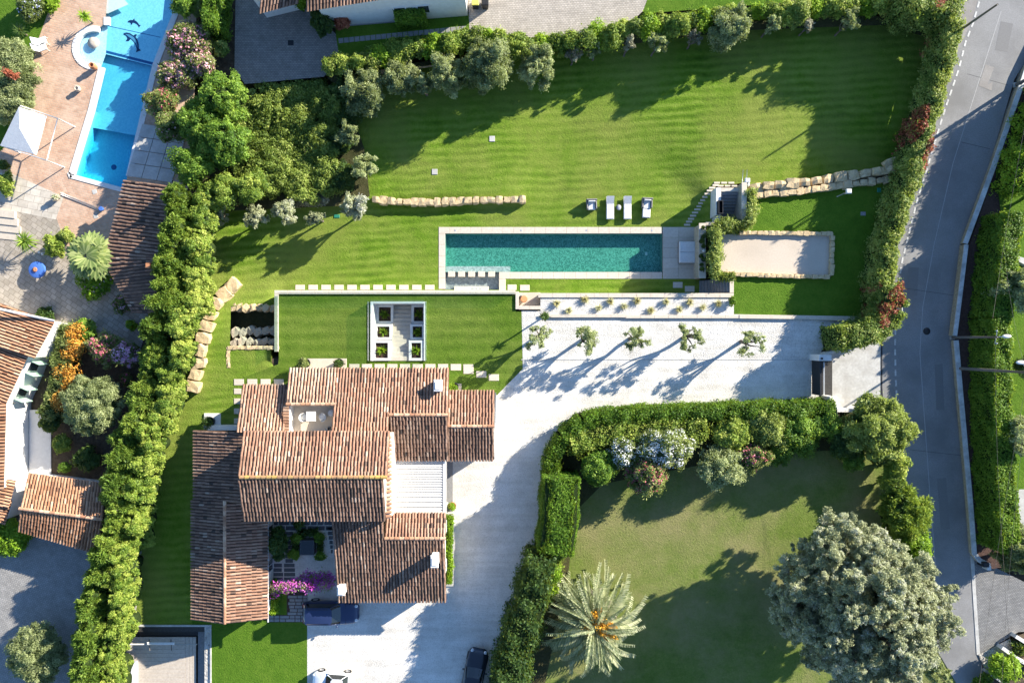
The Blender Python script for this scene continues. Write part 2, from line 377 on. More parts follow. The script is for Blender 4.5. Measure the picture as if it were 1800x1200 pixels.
M['lamp_glass'] = paintmat('lamp_lens', (.6,.62,.64), .1); M['tail'] = paintmat('tail_lens', (.30,.01,.01), .15)
M['window'] = paintmat('window_pane', (.03,.04,.05), .05)
LEAF = {
 'olive': ((.060,.080,.030), (.175,.205,.088), (.38,.41,.215)),
 'silver': ((.10,.115,.06), (.31,.33,.18), (.56,.56,.35)),
 'laurel': ((.040,.082,.010), (.135,.195,.026), (.33,.36,.075)),
 'photinia': ((.038,.075,.012), (.115,.170,.030), (.27,.29,.075)),
 'cypress': ((.030,.066,.010), (.105,.168,.024), (.27,.33,.06)),
 'broad': ((.030,.074,.008), (.100,.180,.020), (.25,.34,.05)),
 'box': ((.024,.060,.005), (.070,.140,.010), (.15,.235,.025)),
 'bright': ((.05,.11,.006), (.14,.24,.012), (.26,.36,.03)),
 'dark': ((.014,.034,.008), (.035,.070,.016), (.085,.13,.03)),
 'bamboo': ((.05,.080,.014), (.16,.205,.045), (.34,.38,.12)),
 'oleander': ((.045,.070,.018), (.12,.155,.045), (.24,.26,.095)),
 'bramble': ((.055,.09,.015), (.18,.235,.045), (.38,.40,.12)),
 'palm': ((.075,.095,.045), (.21,.24,.125), (.42,.43,.26)),
 'fan': ((.05,.085,.025), (.15,.195,.06), (.31,.34,.13)),
 'tuft': ((.30,.25,.10), (.48,.42,.20), (.64,.58,.34)),
 'grey': ((.09,.09,.06), (.20,.195,.13), (.34,.33,.23)),
 'red_leaf': ((.12,.03,.015), (.28,.085,.045), (.42,.17,.09)),
}
for k, (a, b_, c) in LEAF.items(): M['leaf_'+k] = leafmat(k+'_leaves', *[tuple(min(.66, q*1.6) for q in t) for t in (a, b_, c)])
for k, c in {'pink': ((.45,.16,.22),(.66,.33,.38),(.80,.55,.58)), 'rose': ((.35,.05,.09),(.55,.11,.17),(.72,.26,.33)), 'mauve': ((.42,.14,.30),(.62,.30,.46),(.76,.50,.62)),
             'white': ((.58,.60,.56),(.76,.77,.74),(.84,.84,.82)), 'orange': ((.42,.15,.02),(.62,.28,.03),(.72,.42,.08)), 'magenta': ((.30,.02,.26),(.55,.06,.47),(.74,.22,.62)), 'blue': ((.25,.28,.55),(.45,.48,.72),(.6,.63,.8)), 'fruit': ((.50,.20,.02),(.70,.34,.03),(.80,.47,.06))}.items():
    M['flower_'+k] = leafmat(k+'_petals', *c, trans=.2)
# ------------------------------------------------------------------ foliage
SEED = [100]
def rng_():
    SEED[0] += 1; return np.random.default_rng(SEED[0])
def unit(v): return v / np.maximum(np.linalg.norm(v, axis=1, keepdims=True), 1e-6)
def leaves(rng, pos, nrm, size, rnd, aspect=.5, along_dir=None):
    """one four-cornered leaf per point"""
    n = len(pos)
    if along_dir is None:
        t = np.cross(nrm, rng.normal(size=(n,3)))
    else: t = along_dir
    t = unit(t); b = unit(np.cross(nrm, t)); s = size[:,None]
    V = np.empty((n,4,3), np.float32)
    bend = nrm*s*.22
    V[:,0] = pos + t*s - bend; V[:,1] = pos + b*s*aspect; V[:,2] = pos - t*s - bend; V[:,3] = pos - b*s*aspect
    return V.reshape(-1,3), np.arange(4*n).reshape(n,4), rnd
def blob_leaves(rng, centers, radii, dens, leaf, jit=.7, low=.25, squash=.85, aspect=.5, shell=.5, spray=False):
    """leaves spread over the skin and the inside of round clumps"""
    pos=[]; nrm=[]; rn=[]; 
    C = np.asarray(centers, float); R = np.asarray(radii, float)
    for c, r in zip(C, R):
        n = max(6, int(dens*4*math.pi*r*r)); d = unit(rng.normal(size=(n,3)))
        d[:,2] = np.where((d[:,2] < 0) & (rng.random(n) > low), -d[:,2], d[:,2])
        q = r*(shell + (1.08-shell)*np.sqrt(rng.random(n)))
        # uneven skin
        q *= 1 + .16*np.sin(d[:,0]*5+c[0]*3) * np.sin(d[:,1]*6+c[1]*3)
        st = 1 + .28*rng.normal(size=3); st = np.clip(st, .65, 1.5); q = np.where(rng.random(n) < .13, q*(1.1+.35*rng.random(n)), q)
        pos.append(c + d*q[:,None]*st*np.array([1,1,squash])); nrm.append(d)
        rn.append(.5*rng.random() + .5*rng.random(n))
    pos=np.concatenate(pos); d=np.concatenate(nrm); rn=np.concatenate(rn); n=len(pos)
    nr = unit(d*(1-jit*.5) + rng.normal(size=(n,3))*jit*.6 + np.array([0,0,.25]))
    sz = leaf*(.6+.8*rng.random(n))
    ad = unit(d + rng.normal(size=(n,3))*.45) if spray else None
    return leaves(rng, pos, nr, sz, rn, aspect, ad)
def dome(rng, R, zc, rz, k, cr, fill=.15, ry=None):
    """k clump centres over an upright dome of radius R"""
    ry = ry or R; C=[]; ga = math.pi*(3-math.sqrt(5))
    for i in range(k):
        u = 1 - (i+.5)/k*1.25; u = max(u, -.3); a = i*ga + rng.random()*.9; s = math.sqrt(max(0, 1-u*u)); f = 1 - rng.random()*(.22+fill)
        C.append((R*s*math.cos(a)*f*(1+.10*rng.normal()), ry*s*math.sin(a)*f*(1+.10*rng.normal()), zc + rz*u*f*(1+.10*rng.normal())))
    rr = cr*(.55+.9*rng.random(k)); return np.array(C), rr
def leafobj(name, data, mat, parent): return link(name, np_mesh(name, data[0], data[1], data[2]), mat, parent, True)
def trunk_mb(rng, h, r, tips, split=.45, bend=.12):
    mb = MB(); s = Vector((rng.normal()*bend*h*.3, rng.normal()*bend*h*.3, h*split))
    mb.tube([(0,0,-.2), (rng.normal()*bend*.3, rng.normal()*bend*.3, h*split*.5), s], [r*1.25, r, r*.85], 7)
    for t in tips:
        t = Vector(t); m = s.lerp(t, .5) + Vector((rng.normal(), rng.normal(), rng.normal()*.4))*bend*.8
        mb.tube([s - Vector((0,0,r*.5)), m, t], [r*.62, r*.42, r*.15], 5)
    return mb
KINDS = {  # leaf half-length, aspect, density per m2 of clump skin, normal jitter
 'olive': (.095,.34,140,.75), 'silver': (.10,.32,150,.85), 'laurel': (.095,.5,135,.6), 'photinia': (.095,.5,135,.65), 'cypress': (.15,.26,105,.7), 'broad': (.10,.5,130,.6),
 'box': (.085,.55,150,.6), 'bright': (.10,.5,110,.65), 'dark': (.12,.5,90,.7), 'bamboo': (.13,.28,110,.9), 'oleander': (.13,.32,95,.8), 'bramble': (.09,.5,120,.75),
 'grey': (.10,.4,80,.9), 'red_leaf': (.11,.45,95,.8)}
def flowers_on(rng, C, R, n, size, frac=1.0, lo=.9):
    k = rng.integers(0, len(C), n); d = unit(rng.normal(size=(n,3))); d[:,2] = np.abs(d[:,2])
    pos = C[k] + d*R[k][:,None]*(lo + .2*rng.random((n,1)))
    return leaves(rng, pos, unit(d + rng.normal(size=(n,3))*.4), size*(.6+.8*rng.random(n)), rng.random(n), .8)
def plant(px, py, r, h, kind, label, cat='shrub', name='shrub', z=0.0, group=None, rpy=None, k=None, cr=None, flower=None, nf=0, fsize=.09, trunk=None, core=True, base=.0, dens=1.0, leaf=1.0, zmid=None, spray=False, low=.25):
    """a shrub or tree whose crown is seen at (px,py) with radius r (picture units), h metres tall on ground at z"""
    rng = rng_(); zm = z + h*.62 if zmid is None else zmid
    p = P(px, py, zm); s = (CAMH - zm)/1200; R = r*s; RY = (rpy or r)*s
    root = thing(name, label, cat, (p.x, p.y, z), 0, group)
    lf, asp, dn, jit = KINDS[kind]; lf *= leaf
    z0 = h*base; zc = z0 + (h-z0)*.5; rz = (h-z0)*.5
    cr = cr or max(.22, min(.42, .28*min(R, RY))); k = k or max(6, int(3.8*(max(R,RY)/cr)**1.8))
    C, rr = dome(rng, max(.1,R-cr*.75), zc, max(.1,rz-cr*.6), k, cr, ry=max(.1,RY-cr*.75))
    leafobj('crown' if trunk else 'foliage', blob_leaves(rng, C, rr, dn*dens, lf, jit, aspect=asp, low=low, spray=spray), M['leaf_'+kind], root)
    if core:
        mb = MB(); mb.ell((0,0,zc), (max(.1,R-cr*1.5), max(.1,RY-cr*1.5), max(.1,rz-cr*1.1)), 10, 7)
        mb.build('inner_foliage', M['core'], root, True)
    if trunk:
        tips = [tuple(C[i]) for i in rng.choice(len(C), min(len(C), 6), replace=False)]
        trunk_mb(rng, h, trunk, tips).build('trunk', M['bark'], root, True)
    else:
        mb = MB(); mb.tube([(0,0,-.1),(0.03,0,h*.3)], [.07,.05], 5)
        for q in range(3):
            a = q*2.1; mb.tube([(0,0,.05),(.25*R*math.cos(a), .25*R*math.sin(a), h*.45)], [.05,.025], 4)
        mb.build('stem', M['bark'], root, True)
    if flower:
        leafobj('flowers', flowers_on(rng, C, rr, nf, fsize), M['flower_'+flower], root)['kind'] = 'stuff'
    return root
def hedge(pts, w, h, kind, label, name='hedge', z=0.0, dens=1.0, rough=.12, group=None, flat=False, leaf=1.0, patch=None, round_=.3, jit=None, zf=None):
    """clipped hedge along ground points (world metres)"""
    rng = rng_(); P2 = np.array(pts, float); seg = P2[1:]-P2[:-1]; L = np.linalg.norm(seg, axis=1); tot = L.sum(); cum = np.concatenate([[0], np.cumsum(L)])
    lf, asp, dn, jj = KINDS[kind]; lf *= leaf; jit = jj if jit is None else jit
    c0 = P2.mean(0); root = thing(name, label, 'hedge', (c0[0], c0[1], z), 0, group)
    area = tot*(w+2*h) + 2*w*h; n = int(area*dn*dens*1.9)
    s = rng.random(n)*tot; end = rng.random(n) < (2*w*h)/area
    i = np.clip(np.searchsorted(cum, s)-1, 0, len(L)-1); t = (s-cum[i])/L[i]
    dirn = seg[i]/L[i][:,None]
    # smooth the direction at corners
    per = rng.random(n)*(w+2*h)
    side = np.stack([-dirn[:,1], dirn[:,0]], 1)
    off = np.where(per < h, -w/2, np.where(per < h+w, per-h-w/2, w/2)); zz = np.where(per < h, per, np.where(per < h+w, h, per-h-w))
    nx = np.where(per < h, -1.0, np.where(per < h+w, 0.0, 1.0)); nz = np.where((per >= h) & (per < h+w), 1.0, 0.0)
    # round the shoulders
    e = np.clip((np.abs(off)-(w/2-round_))/round_, 0, 1); zz = np.where(nz > 0, zz - round_*.6*e*e, zz); 
    et = np.clip((zz-(h-round_))/round_, 0, 1); off = np.where(nz == 0, off*(1 - round_*.5/(w/2)*et*et), off)
    base = P2[i] + seg[i]*t[:,None]
    if zf is None: bumpv = (np.sin(base[:,0]*1.7+zz*2.1)+np.sin(base[:,1]*1.9+off*2.7)+np.sin(base[:,0]*3.9+base[:,1]*3.1+zz*4))*rough*.5
    depth = -np.abs(rng.normal(size=n))*lf*1.6 + bumpv + rng.normal(size=n)*rough*.5
    pos = np.empty((n,3)); o2 = off + nx*depth
    pos[:,:2] = base + side*o2[:,None]; pos[:,2] = zz + nz*depth
    nr = np.zeros((n,3)); nr[:,:2] = side*nx[:,None]; nr[:,2] = nz
    ends = np.where(end)[0]
    for q in ends:
        first = rng.random() < .5; b = P2[0] if first else P2[-1]; d = -seg[0]/L[0] if first else seg[-1]/L[-1]; sd = np.array([-d[1], d[0]])
        pos[q,:2] = b + sd*(rng.random()-.5)*w + d*depth[q]; pos[q,2] = rng.random()*h; nr[q] = (d[0], d[1], 0)
    pos[:,:2] -= c0; pos[:,2] = np.maximum(pos[:,2], .03)
    nn = unit(nr*(1-jit*.4) + rng.normal(size=(n,3))*jit*.6 + np.array([0,0,.2]))
    cell = np.floor(pos*1.1).astype(int); hsh = (np.sin(cell[:,0]*12.99+cell[:,1]*78.2+cell[:,2]*37.7)*43758.5)%1
    rn = .35*hsh + .65*rng.random(n)
    sz = lf*(.6+.8*rng.random(n))
    if patch:   # reddish young growth in patches
        sel = (np.sin(pos[:,0]*.9+1)+np.sin(pos[:,1]*.8)+np.sin(pos[:,0]*2.1-pos[:,1]*1.3) > 1.25) & (rng.random(n) < .8)
        dta = leaves(rng, pos[sel], nn[sel], sz[sel], rn[sel], asp); leafobj('young_growth', dta, M['leaf_'+patch], root)
        keep = ~sel; pos, nn, sz, rn = pos[keep], nn[keep], sz[keep], rn[keep]
    leafobj('foliage', leaves(rng, pos, nn, sz, rn, asp), M['leaf_'+kind], root)
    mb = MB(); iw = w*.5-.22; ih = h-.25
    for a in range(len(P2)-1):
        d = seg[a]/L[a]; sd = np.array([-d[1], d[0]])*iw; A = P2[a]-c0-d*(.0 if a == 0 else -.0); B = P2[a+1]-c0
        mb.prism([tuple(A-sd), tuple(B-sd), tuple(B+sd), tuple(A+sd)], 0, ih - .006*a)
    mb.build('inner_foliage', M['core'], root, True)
    return root
def olive(px, py, r, h, label, z=0.0, kclump=9, group=None, kind='olive', openness=.5, rpy=None, trunk=.11, name='olive_tree', dens=1.0, base=.42, cr=None, cat='tree', nsub=5):
    rng = rng_(); zm = z + h*.75; p = P(px, py, zm); s = (CAMH-zm)/1200; R = r*s; RY = (rpy or r)*s
    root = thing(name, label, cat, (p.x, p.y, z), 0, group); lf, asp, dn, jit = KINDS[kind]
    cr = cr or max(.3, R*(.46 - .15*openness)); zc = h*(base + (1-base)*.45); rz = h*(1-base)*.55
    C, rr = dome(rng, max(.15,R-cr*.7), zc, max(.15,rz-cr*.4), kclump, cr, fill=.1, ry=max(.15,RY-cr*.7))
    C[:,2] += rng.normal(size=len(C))*.12*h*(1-base)
    sub=[]; sr=[]
    for c, q in zip(C, rr):
        for _ in range(nsub):
            sub.append(c + unit(rng.normal(size=(1,3)))[0]*q*(.3+.75*rng.random())); sr.append(q*(.30+.26*rng.random())*(5/nsub)**.42)
    leafobj('crown', blob_leaves(rng, np.array(sub), np.array(sr), dn*dens*1.5, lf, jit, aspect=asp, low=.6, shell=.25, squash=.9), M['leaf_'+kind], root)
    trunk_mb(rng, h, trunk, [tuple(c) for c in C], split=base*.75).build('trunk', M['bark'], root, True)
    return root
# ------------------------------------------------------------------ roofs of barrel tiles
def roof(root, q, mat, name='roof', sp=.26, row=.40, shift=0.0, seed=None, var=(0,1)):
    """q: eave left, eave right, ridge right, ridge left (world points)"""
    rng = rng_(); A, B, C, D = [np.array(v, float) for v in q]
    n = np.cross(B-A, D-A); n /= np.linalg.norm(n)
    if n[2] < 0: n = -n
    mb = MB(); t = n*.14
    top = [A, B, C, D]; bot = [v-t for v in top]; vs = [tuple(v) for v in top+bot]
    mb.add(vs, [(0,1,2,3),(7,6,5,4),(0,4,5,1),(1,5,6,2),(2,6,7,3),(3,7,4,0)])
    bo = mb.build(name, M['channel'], root)
    lu = (np.linalg.norm(B-A)+np.linalg.norm(C-D))/2; lv = (np.linalg.norm(D-A)+np.linalg.norm(C-B))/2
    nu = max(2, round(lu/sp)); nv = max(2, round(lv/row))
    I, J = np.meshgrid(np.arange(nu), np.arange(nv), indexing='ij'); I = I.ravel(); J = J.ravel(); m = len(I)
    def pt(u, v):
        u = u[:,None]; v = v[:,None]; return (A*(1-u)+B*u)*(1-v) + (D*(1-u)+C*u)*v
    u0 = (I+.5)/nu + rng.normal(size=m)*.0012*4/lu*3; v0 = J/nv - .10/lv*0.3; v1 = np.minimum((J+1.12)/nv, 1.0)
    lo = pt(u0, v0); hi = pt(np.clip(u0 + rng.normal(size=m)*.01/lu, 0, 1), v1)
    uu = (B-A)/np.linalg.norm(B-A); w = lu/nu
    # overhang of the first row past the eave
    dv = (lo-hi); dv /= np.linalg.norm(dv, axis=1, keepdims=True); lo = lo + dv*np.where(J == 0, .05, .0)[:,None]
    K = 5; ang = np.linspace(math.pi, 0, K); V = np.empty((m, 2*K, 3), np.float32)
    lift = .018 + rng.random(m)*.012
    for k, a in enumerate(ang):
        V[:,k] = lo + uu*math.cos(a)*w*.40 + n*(math.sin(a)*.125 + lift[:,None])
        V[:,K+k] = hi + uu*math.cos(a)*w*.34 + n*(math.sin(a)*.115 + .005)
    F = np.empty((m, K-1, 4), np.int64); b = (np.arange(m)*2*K)[:,None]
    for k in range(K-1): F[:,k] = b + np.array([k, k+1, K+k+1, K+k])
    patch = .5+.5*np.sin(lo[:,0]*.9+lo[:,1]*.5+SEED[0])*np.sin(lo[:,1]*1.1-lo[:,0]*.4)
    colc = rng.random(nu)[I]; colr = np.clip(rng.beta(2.2, 2.0, m)*.5 + .22*patch + .28*colc, 0, 1); colr = var[0] + (var[1]-var[0])*colr
    odd = rng.random(m); colr = np.where(odd < .025, .05, colr); colr = np.where(odd > .98, .95, colr)
    me = np_mesh('roof_tiles', V.reshape(-1,3), F.reshape(-1,4), np.repeat(colr, K-1), True)
    o = link('roof_tiles', me, mat, bo); o['kind'] = 'stuff'
    return bo
def ridge(root, a, b, mat, r=.13, step=.42, name='ridge_tiles', turn=None):
    """row of half-round cap tiles from a to b; turn=direction: short cross tiles instead"""
    rng = rng_(); a = np.array(a, float); b = np.array(b, float); L = np.linalg.norm(b-a); n = max(1, round(L/step)); t = (b-a)/L
    s = np.cross(t, [0,0,1]); s /= np.linalg.norm(s); up = np.cross(s, t); V=[]; F=[]; col=[]; K=6
    for i in range(n):
        p0 = a + t*(i*L/n - .03); p1 = a + t*((i+1)*L/n + .04); j = rng.normal()*.008; c = rng.random(); base = len(V)
        for p, rr, zz in ((p0, r*1.08, .02), (p1, r*.92, 0.0)):
            for k in range(K):
                an = math.pi*k/(K-1); V.append(p + s*math.cos(an)*rr + up*(math.sin(an)*rr*.85 + zz + j))
        for k in range(K-1): F.append((base+k, base+k+1, base+K+k+1, base+K+k)); col.append(c)
    o = link(name, np_mesh(name, np.array(V), np.array(F), np.array(col), True), mat, root); o['kind'] = 'stuff'; return o
def quad_y(pl, pr, pe, ze, pt, zt, zx=None):
    """roof plane with its eave along x: eave row pe at ze, upper row pt at zt"""
    zx = (ze+zt)/2 if zx is None else zx
    x0 = P(pl,0,zx).x; x1 = P(pr,0,zx).x; ye = P(0,pe,ze).y; yt = P(0,pt,zt).y
    return [(x0,ye,ze),(x1,ye,ze),(x1,yt,zt),(x0,yt,zt)]
def quad_x(pt_, pb, pe, ze, pu, zu, zx=None):
    zx = (ze+zu)/2 if zx is None else zx
    y0 = P(0,pt_,zx).y; y1 = P(0,pb,zx).y; xe = P(pe,0,ze).x; xu = P(pu,0,zu).x
    return [(xe,y0,ze),(xe,y1,ze),(xu,y1,zu),(xu,y0,zu)]
def walls_y(root, pl, pr, prof, mat, ins=.35, zx=3.5, z0=-.3, name='wall'):
    """solid walls below a roof: prof = [(py, z)...] along the section from north to south"""
    x0 = P(pl,0,zx).x + ins; x1 = P(pr,0,zx).x - ins; ys = [(P(0,y,z).y, z-.16) for y, z in prof]
    ys[0] = (ys[0][0]-ins, ys[0][1]+.05); ys[-1] = (ys[-1][0]+ins, ys[-1][1]+.05)
    sec = [(ys[0][0], z0)] + ys + [(ys[-1][0], z0)]; n = len(sec)
    vs = [(x0,y,z) for y,z in sec] + [(x1,y,z) for y,z in sec]
    return MB().add(vs, [list(range(n)), list(range(n,2*n))[::-1]] + [(i,n+i,n+(i+1)%n,(i+1)%n) for i in range(n)]).build(name, mat, root)
def walls_x(root, ptop, pbot, prof, mat, ins=.35, zx=3.0, z0=-.3, name='wall'):
    y0 = P(0,pbot,zx).y + ins; y1 = P(0,ptop,zx).y - ins; xs = [(P(x,0,z).x, z-.16) for x, z in prof]
    xs[0] = (xs[0][0]+ins, xs[0][1]+.05); xs[-1] = (xs[-1][0]-ins, xs[-1][1]+.05)
    sec = [(xs[0][0], z0)] + xs + [(xs[-1][0], z0)]; n = len(sec)
    vs = [(x,y0,z) for x,z in sec] + [(x,y1,z) for x,z in sec]
    return MB().add(vs, [list(range(n))[::-1], list(range(n,2*n))] + [((i+1)%n,n+(i+1)%n,n+i,i) for i in range(n)]).build(name, mat, root)
# ------------------------------------------------------------------ loose stones
STONES = []
def stone_mesh(seed, blocky=.5):
    r = np.random.default_rng(seed); bm = bmesh.new(); bmesh.ops.create_cube(bm, size=1.0)
    bmesh.ops.subdivide_edges(bm, edges=bm.edges[:], cuts=1, use_grid_fill=True)
    for v in bm.verts:
        c = np.array(v.co); k = c/np.linalg.norm(c)*.58; c = c*blocky + k*(1-blocky); c += r.normal(size=3)*.045
        v.co = c
    me = bpy.data.meshes.new('stone'); bm.to_mesh(me); bm.free(); return me
def stone(parent, x, y, z, sx, sy, sz, rz, k, mat='rock', name='stone'):
    key = (k, mat)
    if key not in STONEC:
        me = stone_mesh(k, .55+.25*((k*7)%3)/2); me.materials.append(M[mat]); STONEC[key] = me
    o = bpy.data.objects.new(name, STONEC[key]); COL.objects.link(o); o.parent = parent
    l = wloc(parent) if parent else Vector((0,0,0)); o.location = Vector((x,y,z)) - l; o.scale = (sx,sy,sz); o.rotation_euler = (0,0,rz); return o
STONEC = {}
def stone_row(root, pts_px, z, size, depth, height, mat='rock', seed=1, jitter=.2, zf=None):
    r = random.Random(seed)
    for x, y, a in along(pts_px, size*20):
        zz = zf(x, y) if zf else z
        p = P(x, y, zz+height*.5); k = r.randint(1, 8); L = size*(.85+.3*r.random())
        stone(root, p.x, p.y, zz+height*.42, L*.98, depth*(.8+.45*r.random()), height*(.85+.4*r.random()), -a + r.uniform(-.12,.12), k, mat)
SHARED = {}
def slab(parent, px0, py0, px1, py1, z, th, mat, name='paving_slab', rz=0.0, gap=.012):
    """one flat stone whose top is seen between the two corners"""
    a = P(px0, py0, z); b = P(px1, py1, z); w = abs(b.x-a.x)-gap; d = abs(b.y-a.y)-gap; c = (a+b)/2
    key = (round(w,2), round(d,2), round(th,3), mat)
    if key not in SHARED:
        me = MB().bbox(-w/2,-d/2,-th,w/2,d/2,0,min(.015, th*.4)).mesh('slab'); me.materials.append(M[mat]); SHARED[key] = me
    o = bpy.data.objects.new(name, SHARED[key]); COL.objects.link(o)
    l = wloc(parent) if parent is not None else Vector((0,0,0)); o.parent = parent
    o.location = Vector((c.x, c.y, z)) - l; o.rotation_euler = (0,0,rz); return o
# ------------------------------------------------------------------ the setting: levels and surfaces
ZP = -2.0                                   # level of the pool garden; house, drive and road are at 0
def zlow(x, y):
    zn = -1.6 + .45*smooth(950, 1500, x)
    k = smooth(880, 990, x); p = smooth(350, 357, y)*(1-k) + smooth(90, 352, y)*k
    t = smooth(150, 392, y); e0 = 1000 + 235*t; p *= 1 - smooth(e0, e0 + 260 - 235*t, x)
    z = zn*(1-p) + ZP*p
    if x < 487: z *= 1 - smooth(475, 600, y)
    return min(z, -.012)
LOW = [(470,200),(640,205),(600,150),(660,120),(830,105),(950,98),(1110,74),(1300,50),(1560,40),(1642,66),(1634,105),(1620,160),(1606,207),(1590,250),(1580,312),
       (1310,352),(1304,322),(1258,328),(1258,388),(1240,398),(1240,492),(1230,492),(1230,520),(947,520),(947,516),(916,514),(489,515),(489,538),(406,538),(404,612),
       (489,612),(489,640),(430,664),(425,757),(345,757),(340,1098),(235,1098),(226,1000),(250,860),(280,740),(305,680),(330,600),(350,500),(365,400),(420,330)]
def inside(x, y, poly):
    c = False; j = len(poly)-1
    for i in range(len(poly)):
        xi, yi = poly[i]; xj, yj = poly[j]
        if (yi > y) != (yj > y) and x < (xj-xi)*(y-yi)/(yj-yi)+xi: c = not c
        j = i
    return c
NPOOL = [(190,-25),(316,-25),(310,17),(272,115),(226,300),(219,333),(125,307),(160,192),(178,118)]
arc = [(165+34*math.cos(math.radians(a)), 84+34*math.sin(math.radians(a))) for a in range(75, 286, 15)]
NPOOL_OUT = NPOOL + arc + [(185,40)]
POOLW = rect(783,411,1164,478)                     # water
BASIN = rect(783,472,878,512)
ROUGH = [(412,148),(575,138),(612,180),(640,260),(650,345),(600,372),(365,380),(345,300),(335,160)]
def base_z(x, y):
    if 640 < x < 760 and 522 < y < 645: return -2.6
    if 396 < x < 495 and 530 < y < 620: return -2.4
    if 1250 < x < 1310 and 315 < y < 398: return -2.9
    if 1220 < x < 1300 and 482 < y < 526: return -2.6
    if 765 < x < 1185 and 400 < y < 520: return -3.6
    if inside(x, y, ROUGH): return -1.9
    if inside(x, y, LOW): return zlow(x, y) - .25
    if 500 < x < 960 and 505 < y < 550: return -2.5
    if 205 < x < 385 and 1090 < y < 1230: return -1.6
    if x < 340 and y < 350 and inside(x, y, [(100,-60),(335,-60),(335,120),(250,350),(100,330)]): return -2.4
    return -.25
def make_ground():
    st = 10; xs = list(range(-200, 2001, st)); ys = list(range(-200, 1401, st))
    Z = np.array([[base_z(x, y) for x in xs] for y in ys]); Zm = Z.copy()
    for dy in (-1,0,1):
        for dx in (-1,0,1): Zm = np.minimum(Zm, np.roll(np.roll(Z, dy, 0), dx, 1))
    V = [tuple(P(x, y, Zm[j,i])) for j, y in enumerate(ys) for i, x in enumerate(xs)]; nx = len(xs)
    F = [(j*nx+i, (j+1)*nx+i, (j+1)*nx+i+1, j*nx+i+1) for j in range(len(ys)-1) for i in range(nx-1)]
    # the land goes on to the horizon
    b = len(V); x0,y1 = PXY(-200,-200,-.25); x1,y0 = PXY(2000,1400,-.25); E = 900
    V += [(-E,-E,-.25),(E,-E,-.25),(E,E,-.25),(-E,E,-.25)]
    c = [(len(ys)-1)*nx, len(ys)*nx-1, nx-1, 0]
    F += [(b,b+1,c[1],c[0]),(b+1,b+2,c[2],c[1]),(b+2,b+3,c[3],c[2]),(b+3,b,c[0],c[3])]
    o = link('ground', np_mesh('ground', V, F), M['soil']); o['kind'] = 'structure'; return o
make_ground()
SKIRT = 0
lawn = sheet('lawn', LOW, M['lawn'], zlow, holes=[[(777,405),(1178,405),(1178,484),(884,484),(884,509),(777,509)]], cut=14)
lawn.data.polygons.foreach_set('use_smooth', [True]*len(lawn.data.polygons))
terrace_lawn = sheet('terrace_lawn', [(490,516),(907,518),(907,547),(919,547),(919,648),(874,694),(420,694),(426,664),(489,640),(490,630)], M['lawn_wide'], 0.0, holes=[rect(652,531,748,634)])
drive = sheet('driveway', [(917,546),(1515,556),(1480,590),(1442,605),(1442,700),(1300,706),(1100,712),(1010,726),(978,758),(964,800),(958,880),(938,960),(908,1080),(866,1215),(538,1215),(538,1050),(600,1000),(700,800),(860,694),(874,694),(919,648)], M['gravel'], .004)
sheet('olive_bed', [(919,547),(1500,557),(1465,590),(1432,632),(919,632)], M['gravel_coarse'], .010)
MB().box(*PXY(916,632.4),0.0,*PXY(1436,631.2),.03).build('bed_edging', M['concrete'], drive)
sheet('front_lawn', [(470,1090),(540,1090),(540,1215),(371,1215),(371,1098),(337,1098),(337,1080)], M['lawn_plain'], .006)
sheet('dry_lawn', [(975,755),(1480,715),(1600,700),(1600,900),(1660,1000),(1700,1215),(862,1215),(925,980),(955,850)], M['lawn_dry'], -.02)
boules_lawn = sheet('boules_lawn', [(1310,352),(1580,312),(1560,400),(1545,450),(1540,520),(1525,558),(1288,554),(1288,490),(1250,490),(1242,396),(1304,392)], M['lawn_plain'], -.004)
court = sheet('boules_court', [(1256,412),(1462,408),(1460,486),(1256,478)], M['sand'], .004)
# road
DASH = [(1722,0),(1710,42),(1697,75),(1685,122),(1672,160),(1660,195),(1647,237),(1630,295),(1612,352),(1600,400),(1586,457),(1577,512),(1574,567),(1573,610),(1574,655),(1576,700),(1580,760),(1590,830),(1602,900)]
left = [(1735,-60)] + [(x-24 + 16*(y < 60), y) for x, y in DASH] + [(1590,950),(1610,1050),(1640,1130),(1690,1215)]
right = [(1900,-60),(1850,0),(1808,100),(1783,140),(1738,295),(1718,360),(1694,430),(1684,500),(1676,590),(1682,660),(1692,760),(1703,880),(1710,975),(1722,1100),(1735,1215)]
road = sheet('road', left + right[::-1], M['asphalt'], .016)
sheet('verge', [(1690,-60),(1740,-60),(1706,42),(1668,122),(1636,195),(1608,295),(1590,352),(1575,400),(1561,457),(1553,512),(1550,600),(1520,600),(1530,460),(1580,300),(1630,160),(1650,60)], M['asphalt_pale'], .022)
fore = sheet('gate_forecourt', [(1458,606),(1500,604),(1549,585),(1549,720),(1460,724)], M['concrete'], .028)
MB().box(*PXY(1548,590),0,*PXY(1550.5,722),.05).build('drain_channel', M['black'], fore)
for i, (x, y, a) in enumerate(along(DASH[:16], 18.2)):
    p = P(x, y, .008); c, s = math.cos(-a), math.sin(-a)
    if 'dash' not in SHARED: SHARED['dash'] = MB().box(-.27,-.075,-.004,.27,.075,0).mesh('dash'); SHARED['dash'].materials.append(M['paint'])
    o = bpy.data.objects.new('edge_dash', SHARED['dash']); COL.objects.link(o); o.parent = road; o.location = (p.x, p.y, .032); o.rotation_euler = (0,0,-a)
